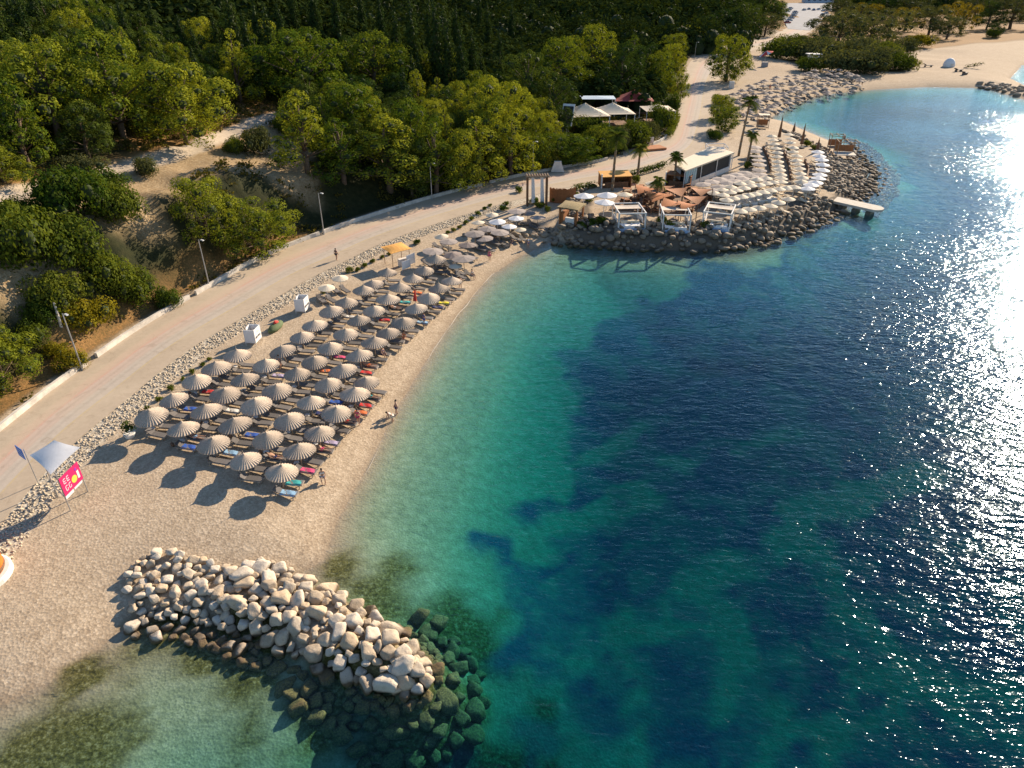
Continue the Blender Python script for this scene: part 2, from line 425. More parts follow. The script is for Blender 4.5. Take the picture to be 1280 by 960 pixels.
forestc = t.ramp(n2, [(.3, (.014,.019,.007)), (.55, (.028,.031,.011)), (.8, (.050,.043,.018))])
clayc = t.mix(t.maprange(n4, .35, .65), t.ramp(n2, [(.3, (.34,.25,.14)), (.7, (.56,.44,.28))]), (.27,.18,.09))
dryc = t.ramp(n4, [(.32, (.10,.085,.03)), (.5, (.27,.15,.055)), (.68, (.42,.23,.085))])
dirtc = t.ramp(n2, [(.3, (.40,.33,.25)), (.7, (.54,.46,.36))])
weed_scatterc = t.mix(t.maprange(n2, .52, .68, 0, .55), t.ramp(n4, [(.3, (.006,.052,.105)), (.7, (.024,.115,.18))]), (.05,.13,.13))  # seagrass, with the blue of light scattered in the water put into its colour
bedc = t.ramp(t.math('ADD', t.math('MULTIPLY', n3, .5), t.math('MULTIPLY', n2, .5)), [(.33, (.17,.175,.105)), (.5, (.29,.285,.18)), (.66, (.44,.41,.28))])
algc = t.ramp(n4, [(.36, (.035,.034,.009)), (.52, (.12,.105,.028)), (.66, (.26,.24,.12))])
gravc = t.ramp(peb.outputs['Color'], [(.1, (.28,.23,.17)), (.6, (.50,.44,.34)), (1, (.68,.62,.52))])
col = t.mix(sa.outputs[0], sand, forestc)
col = t.mix(sa.outputs[2], col, dryc)
col = t.mix(sa.outputs[1], col, clayc)
col = t.mix(sb.outputs[0], col, dirtc)
sepz = t.new('ShaderNodeSeparateXYZ'); t.link(P, sepz.inputs[0])
bedf = t.maprange(sepz.outputs[2], .02, -.35)
col = t.mix(t.maprange(t.math('ADD', sepz.outputs[2], t.math('MULTIPLY', n2, .12)), .34, .10, 0, .42), col, (.17,.125,.08))   # wet shingle
col = t.mix(bedf, col, bedc)
C = t.attr('zone_c'); scn = t.new('ShaderNodeSeparateColor'); t.link(C.outputs['Color'], scn.inputs[0])
col = t.mix(t.math('MULTIPLY', scn.outputs[2], .42), col, t.ramp(pebv, [(.2, (.17,.12,.08)), (.6, (.36,.27,.18)), (.9, (.62,.52,.40))]))
col = t.mix(scn.outputs[0], col, algc)
col = t.mix(t.math('MULTIPLY', scn.outputs[1], .85), col, (.085,.07,.055))
col = t.mix(sb.outputs[1], col, weed_scatterc)
col = t.mix(sb.outputs[2], col, gravc)
p = t.new('ShaderNodeBsdfPrincipled'); p.inputs['Roughness'].default_value = .92; p.inputs['Specular IOR Level'].default_value = .15
t.link(col, p.inputs['Base Color'])
hb = t.math('ADD', t.math('MULTIPLY', n2, .12), t.math('ADD', t.math('MULTIPLY', n3, .14), t.math('MULTIPLY', peb.outputs['Distance'], .22)))
hb = t.math('ADD', hb, t.math('MULTIPLY', t.math('MULTIPLY', n4, sa.outputs[1]), 2.0))
t.link(t.bump(hb, .7, .15), p.inputs['Normal']); t.out(p.outputs[0])
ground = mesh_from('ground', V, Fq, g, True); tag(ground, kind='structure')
def setcol(me, name, a, b, c):
    at = me.color_attributes.new(name, 'FLOAT_COLOR', 'POINT')
    arr = np.stack([a.ravel(), b.ravel(), c.ravel(), np.ones(a.size)], 1).astype(np.float32)
    at.data.foreach_set('color', arr.ravel())
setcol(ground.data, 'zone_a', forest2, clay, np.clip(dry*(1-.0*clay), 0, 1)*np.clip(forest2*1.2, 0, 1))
setcol(ground.data, 'zone_b', dirt, weed*wet, strip)
gap_shade = sst(5.5, 3.5, I['dp'])*(np.hypot(GX-45, GY-137) < 75)*np.where((~I['ip']) | (GY < 118) & (I['dp'] < 4), 1.0, 0)*(~wet | (GZ > -1))*(I['dr'] > 3)*sst(0, 3, GX-7)  # shade in the gaps between the armour rocks, put into the ground colour
gap_shade = np.where(project(GX, GY, GZ)[1] > 195, gap_shade, 0)
wob_ = dc+.5*(fbm(GX, GY, 3, 3)-.5)*2
berm = (np.exp(-((wob_-1.3)/.42)**2)+.8*np.exp(-((wob_-3.1)/.45)**2)+.5*np.exp(-((wob_-5.4)/.5)**2))*(~wet)*(.35+.65*sst(.35, .6, fbm(GX, GY, 5, 2)))*(inl <= 0)
setcol(ground.data, 'zone_c', alg, gap_shade, np.clip(berm, 0, 1))

# ------------------------------------------------------------------ water
wm = mat('water_mat'); t = NT(wm); P = t.pos()
mp = t.new('ShaderNodeMapping'); t.link(P, mp.inputs[0]); mp.inputs['Rotation'].default_value = (0,0,R(-32)); mp.inputs['Scale'].default_value = (1.0, 2.3, 1)
w1 = t.noise(.30, 2, .5, mp.outputs[0], .5); w2 = t.noise(1.05, 2, .55, mp.outputs[0], .35); w3 = t.noise(3.2, 1, .5, mp.outputs[0])
calm = t.maprange(t.noise(.03, 3, .5, P), .35, .65, .65, 1.2)
hh = t.math('MULTIPLY', t.math('ADD', t.math('MULTIPLY', w1, .17), t.math('ADD', t.math('MULTIPLY', w2, .112), t.math('MULTIPLY', w3, .022))), calm)
nb = t.bump(hh, 1.0, 1.0)
gi = t.new('ShaderNodeNewGeometry'); dt = t.new('ShaderNodeVectorMath', operation='DOT_PRODUCT'); t.link(gi.outputs['Incoming'], dt.inputs[0]); t.link(nb, dt.inputs[1])
cosi = t.math('ABSOLUTE', dt.outputs['Value'])
fr = t.math('ADD', .02, t.math('MULTIPLY', .98, t.math('POWER', t.math('SUBTRACT', 1.0, cosi, True), 5.0)), True)
gl = t.new('ShaderNodeBsdfGlossy'); gl.inputs['Color'].default_value = (.72,.88,1.0,1); gl.inputs['Roughness'].default_value = .095; t.link(nb, gl.inputs['Normal'])  # gloss tinted so the sky's blue reflection is put into its colour
tr = t.new('ShaderNodeBsdfTransparent')
mx = t.new('ShaderNodeMixShader'); t.link(t.math('MULTIPLY', fr, 1.0), mx.inputs[0]); t.link(tr.outputs[0], mx.inputs[1]); t.link(gl.outputs[0], mx.inputs[2])
va = t.new('ShaderNodeVolumeAbsorption'); va.inputs['Color'].default_value = (.0, .76, .81, 1); va.inputs['Density'].default_value = .36
t.out(mx.outputs[0], va.outputs[0])
wb = MB(); X0, X1, Y0, Y1 = -2400, 3000, -1100, 4000
wb.add([(X0,Y0,-16),(X1,Y0,-16),(X1,Y1,-16),(X0,Y1,-16),(X0,Y0,0),(X1,Y0,0),(X1,Y1,0),(X0,Y1,0)], [(0,3,2,1),(4,5,6,7),(0,1,5,4),(1,2,6,5),(2,3,7,6),(3,0,4,7)])
water = wb.build('water', wm); tag(water, kind='structure')

# ------------------------------------------------------------------ road
rm = mat('road_mat'); t = NT(rm); P = t.pos(); at = t.attr('across'); f = at.outputs['Fac']
n1 = t.noise(.25, 4, .6, P); n2 = t.noise(2.2, 5, .7, P); n3 = t.noise(14, 3, .6, P)
base = t.ramp(t.math('ADD', t.math('MULTIPLY', n1, .5), t.math('MULTIPLY', n2, .5)), [(.34, (.40,.325,.24)), (.66, (.50,.41,.305))])
grey = t.ramp(n2, [(.3, (.43,.375,.32)), (.7, (.51,.45,.385))])
def band(lo, hi, soft=.012):
    return t.math('MULTIPLY', t.maprange(f, lo-soft, lo+soft), t.maprange(f, hi+soft, hi-soft))
cc = t.mix(t.math('MULTIPLY', band(.36, .70, .02), .8), base, grey)
wear = t.maprange(n2, .35, .6, .25, 1)
cc = t.mix(t.math('MULTIPLY', band(.35, .385), t.math('MULTIPLY', wear, .75)), cc, (.52,.27,.20))
cc = t.mix(t.math('MULTIPLY', band(.24, .50, .03), .38), cc, (.55,.37,.29))
cc = t.mix(t.math('MULTIPLY', band(.50, .53, .02), t.math('MULTIPLY', wear, .35)), cc, (.48,.28,.21))
cc = t.mix(t.math('MULTIPLY', band(.70, .72, .008), t.math('MULTIPLY', wear, .5)), cc, (.55,.42,.16))
p = t.new('ShaderNodeBsdfPrincipled'); p.inputs['Roughness'].default_value = .9; p.inputs['Specular IOR Level'].default_value = .2
cc = t.mix(t.maprange(n3, .55, .75, 0, .25), cc, (.2,.16,.12))
n4 = t.noise(.55, 5, .75, P, 1.5); n5 = t.noise(.09, 3, .5, P)
cc = t.mix(t.maprange(n4, .56, .66, 0, .30), cc, (.24,.185,.13)); cc = t.mix(t.maprange(n5, .55, .60, 0, .22), cc, (.52,.44,.33))
tk = t.math('MULTIPLY', t.math('ADD', band(.44, .47, .02), band(.58, .61, .02)), .22); cc = t.mix(tk, cc, (.22,.19,.16))
cc = t.mix(t.math('MULTIPLY', band(.18, .34, .05), .18), cc, (.56,.46,.32))
t.link(cc, p.inputs['Base Color']); t.link(t.bump(t.math('ADD', n3, n2), .3, .03), p.inputs['Normal']); t.out(p.outputs[0])
NA = 9; Vv = []; Ff = []; acr = []
for i, (a, b) in enumerate(zip(RLs, RRs)):
    for k in range(NA):
        s = k/(NA-1); q = a*(1-s)+b*s; Vv.append((q[0], q[1], 1.50)); acr.append(s)
    if i:
        for k in range(NA-1):
            o = (i-1)*NA+k; Ff.append((o, o+1, o+NA+1, o+NA))
road = mesh_from('road', Vv, np.array(Ff)[:, ::-1].copy(), rm); tag(road, kind='structure')
at = road.data.attributes.new('across', 'FLOAT', 'POINT'); at.data.foreach_set('value', np.array(acr, np.float32))
# ------------------------------------------------------------------ vegetation
M_PINE = leafmat('pine_leaf', (.062,.108,.015), (.32,.325,.034), .30)
M_PINED = leafmat('dark_pine_leaf', (.024,.052,.015), (.095,.125,.024), .22)
M_CYP = leafmat('cypress_leaf', (.016,.034,.012), (.050,.072,.018), .2)
M_SHRUB = leafmat('shrub_leaf', (.040,.075,.012), (.155,.175,.026), .32)
M_OLIVE = leafmat('olive_leaf', (.055,.066,.030), (.13,.135,.055), .3)
M_GOLD = leafmat('golden_leaf', (.16,.13,.02), (.33,.24,.03), .35)
M_PALM = leafmat('palm_leaf', (.05,.08,.015), (.15,.17,.03), .3)
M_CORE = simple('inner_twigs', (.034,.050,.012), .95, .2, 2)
M_BARK = simple('bark', (.13,.085,.055), .9, .3, 4, .5)
M_PBARK = simple('palm_bark', (.22,.16,.10), .9, .3, 6, .5)

def ico(sub=1):
    import bmesh
    bm = bmesh.new(); bmesh.ops.create_icosphere(bm, subdivisions=sub, radius=1.0)
    V = np.array([v.co[:] for v in bm.verts]); F = np.array([[v.index for v in f.verts] for f in bm.faces]); bm.free(); return V, F
ICO1 = ico(1); ICO2 = ico(2); ICO3 = ico(3)

def crown_mesh(name, clumps, nleaf, leaf, mats, seed, up=.35, parent=None):
    """clumps: (x,y,z,r,flat) - leaf sprays on the outside of each clump, twig mass inside"""
    rs = np.random.RandomState(seed); Vs = []; Fs = []; mi = []; b = 0
    for (x, y, z, r, fl) in clumps:
        v, f = ICO1; n = rs.rand(len(v), 1)*.35+.62
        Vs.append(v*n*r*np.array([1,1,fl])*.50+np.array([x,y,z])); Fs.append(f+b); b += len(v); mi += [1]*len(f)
    core_n = b; Vc = np.vstack(Vs); Fc = np.vstack(Fs)
    LV = []; nl = 0
    for (x, y, z, r, fl) in clumps:
        k = int(nleaf*r*r*rs.uniform(.8, 1.2))
        d = rs.normal(size=(k, 3)); d[:, 2] = d[:, 2]+up; d /= np.linalg.norm(d, axis=1)[:, None]
        rad = r*(.72+.38*rs.rand(k)**.7)
        P = d*rad[:, None]*np.array([1, 1, fl])+np.array([x, y, z])
        a = np.cross(d, rs.normal(size=(k, 3))); a /= np.linalg.norm(a, axis=1)[:, None]+1e-6
        bb = np.cross(d, a)+d*rs.uniform(-.55, .55, (k, 1)); a = a+d*rs.uniform(-.35, .35, (k, 1))
        s = leaf*rs.uniform(.6, 1.4, (k, 1))
        Q = np.stack([P-a*s*.5, P+bb*s*.45, P+a*s*.5+d*s*.2, P-bb*s*.45], 1)
        LV.append(Q.reshape(-1, 3)); nl += k
    LV = np.vstack(LV)
    me = bpy.data.meshes.new(name); allV = np.vstack([Vc, LV]).astype(np.float32)
    me.vertices.add(len(allV)); me.vertices.foreach_set('co', allV.ravel())
    lf = np.arange(nl*4)+core_n
    nt_ = len(Fc); me.loops.add(nt_*3+nl*4); me.loops.foreach_set('vertex_index', np.concatenate([Fc.ravel(), lf]).astype(np.int32))
    me.polygons.add(nt_+nl); me.polygons.foreach_set('loop_start', np.concatenate([np.arange(nt_)*3, nt_*3+np.arange(nl)*4]).astype(np.int32))
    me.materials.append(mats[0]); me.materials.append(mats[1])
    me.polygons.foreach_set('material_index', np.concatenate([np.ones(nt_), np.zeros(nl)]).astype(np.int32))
    me.update(calc_edges=True)
    o = bpy.data.objects.new(name, me); COL.objects.link(o)
    if parent: o.parent = parent
    return o
def pine_proto(seed, m=None, nclump=34, h=9.0, w=4.2, leaf=.30, shape='dome', name='pine_tree', base=.14):
    m = m or M_PINE
    """crown width 2*w, height h"""
    r = random.Random(seed); root = empty(name); tag(root, 'pine', 'tree')
    cl = []; base = h*base
    nc = nclump; tries = 0
    while len(cl) < nc and tries < 4000:
        tries += 1
        t = r.random()**.8; zz = base+(h-base)*t
        if shape == 'dome': prof = math.sqrt(max(0, 1-((t-.25)/.78)**2)) if t > .25 else .72+.28*t/.25
        elif shape == 'cone': prof = (1-t)**.75*.95+.08
        else: prof = math.sqrt(max(0.02, 1-((t-.5)/.55)**2))
        rad = w*prof*(r.uniform(.55, 1.0)); a = r.uniform(0, 2*math.pi); cr = r.uniform(.72, 1.6)*w/4.2
        x, y = rad*math.cos(a), rad*math.sin(a)
        if any((x-c[0])**2+(y-c[1])**2+(zz-c[2])**2 < (0.70*(cr+c[3]))**2 for c in cl): continue
        cl.append((x, y, zz, cr*.92, 1.05))
    cl.append((0, 0, h*.62, w*.42, 1.15))
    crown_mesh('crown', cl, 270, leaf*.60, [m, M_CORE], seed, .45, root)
    tb = MB(); tb.path([(0,0,-1.2),(r.uniform(-.2,.2),r.uniform(-.2,.2),h*.3),(r.uniform(-.4,.4),r.uniform(-.4,.4),h*.6),(0,0,h*.85)], [.28,.22,.15,.06])
    for c in cl[:14]:
        tb.tube((0,0,max(h*.22, c[2]*.62)), (c[0],c[1],c[2]), .085, .03, 5)
    tb.build('trunk', M_BARK, root, True)
    return Proto(root)
def cypress_proto(seed, h=11.0, w=1.15):
    r = random.Random(seed); root = empty('cypress_tree'); tag(root, 'cypress', 'tree'); cl = []
    n = 26
    for i in range(n):
        t = i/(n-1); prof = min(1, (t+.06)/.22)*(1-t)**.55*1.05+.05
        for k in range(2 if t < .7 else 1):
            a = r.uniform(0, 6.28); q = w*prof*.38
            cl.append((q*math.cos(a), q*math.sin(a), .7+t*(h-1.0), w*prof*.74+.12, 1.5))
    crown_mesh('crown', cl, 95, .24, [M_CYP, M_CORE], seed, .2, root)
    MB().tube((0,0,-1), (0,0,h*.5), .16, .08).build('trunk', M_BARK, root, True)
    return Proto(root)
def shrub_proto(seed, m, name='shrub', w=1.0, h=1.0, n=12, leaf=.16, cat='shrub', dens=260):
    r = random.Random(seed); root = empty(name); tag(root, 'shrub', cat); cl = []
    for i in range(n):
        a = r.uniform(0, 6.28); q = w*math.sqrt(r.random())*.72
        cl.append((q*math.cos(a), q*math.sin(a), h*(.25+.5*r.random()*(1-q/w*.6)), r.uniform(.24, .42)*w, .9))
    cl.append((0, 0, h*.35, w*.5, .9))
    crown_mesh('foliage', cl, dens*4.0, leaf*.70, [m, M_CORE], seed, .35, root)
    MB().tube((0,0,-.4), (0,0,h*.5), .05*w+.02, .02, 5).build('stem', M_BARK, root)
    return Proto(root)
PINES = [pine_proto(100+i, M_PINE, 30+4*(i % 3), 8.5, 4.2) for i in range(5)]
PINED = [pine_proto(200+i, M_PINED, 28, 9.0, 3.9, shape=('dome','round','cone')[i % 3], name='evergreen_tree') for i in range(5)]
CONES = [pine_proto(300+i, M_PINE, 26, 9.5, 2.9, shape='cone') for i in range(3)]
CYPS = [cypress_proto(400+i) for i in range(4)]
BIGSH = [shrub_proto(500+i, M_SHRUB, 'bush', 2.4, 2.3, 22, .20, 'bush', 75) for i in range(4)]
ROUND = [pine_proto(380+i, M_PINE, 60, 8.0, 3.6, .28, 'round', 'pine_tree', .04) for i in range(2)]
OLIV = [pine_proto(600+i, M_OLIVE, 26, 7.0, 3.8, .28, 'round', 'olive_tree') for i in range(3)]
GOLD = [pine_proto(650+i, M_GOLD, 22, 7.0, 3.4, .28, 'round', 'broadleaf_tree') for i in range(2)]
SMSH = [shrub_proto(700+i, M_SHRUB, 'shrub', .5, .6, 8, .12, 'shrub', 420) for i in range(3)]
GOLDSH = [shrub_proto(740+i, leafmat('yellow_leaf%d' % i, (.14,.13,.012), (.26,.22,.02), .35), 'bush', 2.2, 2.2, 18, .18, 'bush', 85) for i in range(1)]
GREYSH = [shrub_proto(760+i, M_OLIVE, 'bush', 2.2, 1.9, 18, .18, 'bush', 80) for i in range(2)]
BASEW = {'pine': (8.4+2.0, 8.5), 'dark': (7.8+2.0, 9.0), 'cone': (5.8+1.8, 9.5), 'cyp': (2.2, 11.0), 'bush': (4.3, 2.3), 'olive': (9.0, 7.0), 'gold': (8.2, 7.0), 'goldbush': (4.2, 2.3), 'greybush': (4.2, 1.9), 'round': (8, 8)}
def _meas(P):
    o = [c for c in P.o.children if c.data and c.name.split('.')[0] in ('crown','foliage')][0]; a = np.array([v.co[:] for v in o.data.vertices]); lo = np.percentile(a, 2, axis=0); hi = np.percentile(a, 98, axis=0)
    return max(hi[0]-lo[0], hi[1]-lo[1]), a[:, 2].max()
KIND = {'pine': PINES, 'dark': PINED, 'cone': CONES, 'cyp': CYPS, 'bush': BIGSH, 'olive': OLIV, 'gold': GOLD, 'goldbush': GOLDSH, 'greybush': GREYSH, 'round': ROUND}
for _k, _l in KIND.items():
    _m = [_meas(q) for q in _l]; BASEW[_k] = (sum(a for a, b in _m)/len(_m), sum(b for a, b in _m)/len(_m))
TREES = []      # (obj, kind, x, y, u, v, radius)
def plant(kind, x, y, z, wm, hm, flag=None):
    bw, bh = BASEW[kind]; i = rnd.randrange(len(KIND[kind]))
    o = KIND[kind][i].put((x, y, z-.15), rnd.uniform(0, 6.28), scale=(wm/bw, wm/bw, hm/bh))
    u, v, d = project(x, y, z+hm*.5)
    TREES.append([o, kind, x, y, u, v, wm/2, flag]); return o
def plant_px(kind, u, vb, wpx, hpx, flag=None):
    """u, vb: lower edge of the crown; the foot is behind it on the slope"""
    p, t = G(u, vb, True); wm = wpx*t/FPX; hm = hpx*t/FPX/.88
    if kind not in ('cyp',): hm = max(hm*.88, wm*.5)
    if 'bush' not in kind and u < 660 and kind != 'cyp': wm *= 1.12
    y = p.y+wm*.28; z = float(zgrid(p.x, y))
    plant(kind, p.x*y/p.y, y, z, wm, hm, flag)
EDGE = []
for a in [('pine',78,190,105,125),('pine',158,188,115,130),('pine',238,192,98,100),('pine',385,145,100,95),('pine',470,132,82,80),('pine',440,192,78,80),
          ('cone',388,238,66,105),('cone',432,250,66,84),('cone',488,254,84,98),('cone',598,236,66,84),('pine',625,190,72,88),('pine',268,328,74,95),('pine',330,326,84,72),
          ('cone',545,249,60,90),('pine',578,241,52,74),('cone',640,226,56,74),('pine',520,235,60,90),('pine',612,215,60,80),('dark',515,252,56,74),('pine',665,215,44,46),('pine',14,502,78,95),('pine',10,238,62,52),('pine',18,135,60,75),('goldbush',112,424,62,46),('bush',95,288,84,70),('bush',150,286,60,48),('bush',40,352,95,88),
          ('bush',5,320,60,70),('bush',92,352,80,66),('bush',135,384,74,62),('bush',170,392,58,52),('bush',212,386,34,28),('bush',80,398,60,50),('goldbush',95,466,36,30),('bush',28,290,70,46),
          ('bush',132,246,60,32),('greybush',108,226,54,28),('greybush',190,222,34,26),('greybush',318,196,44,36),('bush',296,192,30,22),
          ('bush',60,420,44,36),('bush',48,440,44,36),('goldbush',72,455,30,26),('bush',360,168,36,24),('bush',548,238,44,34),('cone',520,244,32,50),('bush',656,214,60,36),('goldbush',676,214,36,30),
          ('pine',700,210,64,40),('pine',724,208,50,36),('bush',745,196,44,36),('greybush',770,190,34,30),('bush',790,186,40,34),('bush',735,172,50,10),('bush',762,184,46,18),('greybush',806,178,30,28),
          ('bush',825,166,34,34),('bush',840,146,20,30),('bush',742,192,50,22),
          ('pine',820,120,38,50),('pine',836,100,36,42),('pine',840,78,34,34),('pine',862,64,32,30),('dark',880,56,34,34),('dark',905,50,40,34),('pine',850,128,20,36),
          ('round',908,104,48,56,'round'),('dark',930,48,44,40),('olive',955,46,36,28),('dark',775,130,60,70),('dark',805,118,50,60),('pine',700,120,66,66),('pine',740,104,60,66),('dark',660,150,66,80),
          ('dark',690,160,56,60),('cone',790,88,34,40)]:
    plant_px(*a)
# row of slim cypresses and scattered ones seen above the pines
for u, v, h in [(345,112,70),(330,96,66),(318,110,62),(300,90,70),(372,58,56),(398,62,58),(425,70,60),(500,112,66),(520,120,78),(548,128,84),(562,132,72),(578,138,70),(592,128,60),(480,74,50),
                (540,86,58),(556,92,50),(60,70,66),(48,92,74),(36,84,66),(296,62,58),(280,40,50),(640,66,40),(664,52,36),(610,76,46),(455,60,48),(515,66,48),(600,50,40),(360,96,60),(572,80,48),(625,108,46)]:
    p, tt = G(u, v, True); hm = h*tt/FPX/.86; plant('cyp', p.x, p.y, p.z, max(2.2, hm*.22), hm*1.22)
cafe_c = [G(u, v)[0] for u, v in [(745,158),(822,160),(775,150),(735,140),(700,160)]]
def blocked(x, y, r):
    for c, q in zip(cafe_c, (9.5, 8, 9, 7, 6)):
        if (x-c.x)**2+(y-c.y)**2 < (q+r*.4)**2: return True
    return False
cand = []
for i in range(60000):
    x = rnd.uniform(-190, 120); y = rnd.uniform(60, 400)
    cand.append((x, y))
CX = np.array([c[0] for c in cand]); CY = np.array([c[1] for c in cand])
cz, ci = surf(CX, CY, True)
cclay, _, _ = dist_line(CX, CY, clay_line); cpath, _, _ = dist_line(CX, CY, path_line); cred, _, _ = dist_line(CX, CY, red_line)
acc = [(t_[2], t_[3], t_[6]) for t_ in TREES]
order = sorted(range(len(cand)), key=lambda i: math.hypot(CX[i], CY[i]))
pick = []
LIM = 285
from collections import defaultdict
cell = defaultdict(list)
def ckey(x, y): return (int(x//12), int(y//12))
for a in acc: cell[ckey(a[0], a[1])].append(a)
farlist = []
for i in order:
    x, y, z = CX[i], CY[i], cz[i]; inl_ = ci['inl'][i]
    if inl_ < 5.5 or ci['wet'][i] or cclay[i] < 5.5 or cpath[i] < 3.4 or cred[i] < 2.5: continue
    u, v, d = project(x, y, z+4)
    if u < -70 or u > 960 or v < -60 or d < 40: continue
    if v > 200 and u < 360 and cpath[i] < 30 and inl_ < 24: continue       # open bank
    if ci['dr'][i] < 4: continue
    if 110 < u < 400 and v > 150 and inl_ < 30: continue
    r = rnd.uniform(2.6, 4.2)
    if y > 230: r *= 1.15
    if blocked(x, y, r) or (690 < u < 850 and 150 < v < 215): continue
    k0 = ckey(x, y); ok = True
    for dx in (-1, 0, 1):
        for dy in (-1, 0, 1):
            for a in cell[(k0[0]+dx, k0[1]+dy)]:
                if (a[0]-x)**2+(a[1]-y)**2 < ((a[2]+r)*.72)**2: ok = False; break
    if not ok: continue
    cell[k0].append((x, y, r)); pick.append((x, y, z, r, u, v))
print('forest candidates', len(pick), 'prominent', len(TREES))
nprom = len(TREES)
for (x, y, z, r, u, v) in pick:
    q = rnd.random()
    if u > 560: kind = 'pine' if q < .52 else ('dark' if q < .84 else ('cone' if q < .95 else 'cyp'))
    elif v < 60: kind = 'dark' if q < .55 else ('cyp' if q < .80 else 'pine')
    else: kind = 'dark' if q < .50 else ('pine' if q < .72 else ('cyp' if q < .88 else 'cone'))
    if len(TREES) < LIM:
        hm = r*2*rnd.uniform(.9, 1.2)+1.5
        if kind == 'cyp': plant('cyp', x, y, z, 2.3, rnd.uniform(8, 12.5))
        else: plant(kind, x, y, z, r*2.25 if kind != 'cone' else r*1.7, hm if kind != 'cone' else hm*1.25)
    else: farlist.append((x, y, z, r, kind))
# the belt of trees behind the second beach
for a in [('olive',1045,60,56,44),('greybush',1000,76,56,22),('greybush',1030,80,60,24),('greybush',1062,82,60,22),('bush',975,74,50,24),('bush',990,66,40,22),('greybush',1095,86,56,26),('bush',1118,88,44,20),('goldbush',1136,86,24,14),
          ('olive',1085,66,54,44),('olive',1108,54,50,40),('gold',1130,40,40,28),('goldbush',1146,60,34,10),('olive',1160,46,46,34),('gold',1200,42,36,36),('olive',1182,50,40,28),('dark',1232,38,34,34),('olive',1262,38,56,40),
          ('gold',1186,28,32,20),('dark',1244,46,18,18),('olive',1070,44,50,36),('olive',1030,50,44,28),('gold',1082,30,34,24),('gold',1062,30,30,20),('olive',1140,28,50,30),('dark',1105,26,44,28),('olive',1016,66,40,22),
          ('olive',1216,24,46,26),('olive',1175,16,44,22),('dark',1150,12,40,20),('olive',1280,26,56,32),('gold',1240,14,30,20),('dark',1060,14,40,22),('olive',1090,12,44,22),('dark',1120,8,40,20),('olive',1200,8,40,20),('dark',1260,6,40,20),
          ('dark',965,30,34,26),('dark',945,22,40,30),('pine',972,24,24,20),('dark',925,30,38,32),('dark',900,26,40,30),('dark',965,12,30,18),('olive',1045,24,34,22),('bush',1010,90,36,8),('greybush',1048,92,60,8),('greybush',1080,94,60,8),('bush',1240,48,14,12),('bush',1020,70,40,22),('greybush',1070,76,60,26),('bush',1100,78,50,24),('greybush',1122,72,40,24),
          ('round',900,150,30,30,'pr'),('round',905,166,32,32,'pr'),('bush',893,175,18,14,'pr'),('bush',899,132,18,14,'pr')]:
    plant_px(*a)
# distant wood: one mass
fv = ICO2
WV = []; WF = []; b = 0; LVs = []
rs = np.random.RandomState(5)
extra = list(farlist)
for i in range(4600):
    x = rs.uniform(-250, 900); y = 330+1100*rs.rand()**1.3
    if x > y*.9+150: continue
    if project(x, y, 2)[1] > 20 and project(x, y, 2)[0] > 940: continue
    if 960 < project(x, y, 2)[0] < 1050 and project(x, y, 2)[1] > -8: continue
    extra.append((x, y, zat(x, y), rs.uniform(4.5, 7.5), 'dark'))
for (x, y, z, r, k) in extra:
    n = 150 if y < 430 else (110 if y < 600 else 60); d = rs.normal(size=(n, 3)); d[:, 2] = np.abs(d[:, 2])*1.0+.1; d /= np.linalg.norm(d, axis=1)[:, None]
    hh_ = r*1.0; lump = 1+.25*np.sin(d[:, 0]*5+x)*np.cos(d[:, 1]*4+y)
    Pp = d*(r*1.05*lump*(0.85+.25*rs.rand(n)))[:, None]*np.array([1,1,1.25])+np.array([x, y, z+r*.55])
    a = np.cross(d, rs.normal(size=(n, 3))); a /= np.linalg.norm(a, axis=1)[:, None]+1e-6; c = np.cross(d, a)+d*rs.uniform(-.6, .6, (n, 1))
    s = (.55 if y < 430 else (1.0 if y < 600 else 1.5))*rs.uniform(.7, 1.4, (n, 1))
    LVs.append(np.stack([Pp-a*s, Pp+c*s, Pp+a*s, Pp-c*s], 1).reshape(-1, 3))
    WV.append(fv[0]*np.array([r*.62, r*.62, r*.8])+np.array([x, y, z+r*.5])); WF.append(fv[1]+b); b += len(fv[0])
L = np.vstack(LVs)
dw_ = mesh_from('distant_woods', L, np.arange(len(L)).reshape(-1, 4), leafmat('far_leaf', (.014,.028,.009), (.060,.074,.018), .18))
me2 = mesh_from('tmp', np.vstack(WV), np.vstack(WF), M_CORE)
dw_.data.materials.append(M_CORE)
import bmesh
bm = bmesh.new(); bm.from_mesh(dw_.data); nf = len(bm.faces); bm.from_mesh(me2.data); bm.faces.ensure_lookup_table()
for f in bm.faces[nf:]: f.material_index = 1
bm.to_mesh(dw_.data); bm.free(); bpy.data.objects.remove(me2)
tag(dw_, 'distant woods beyond the nearer trees reading as one dark green mass', 'woods', kind='stuff')
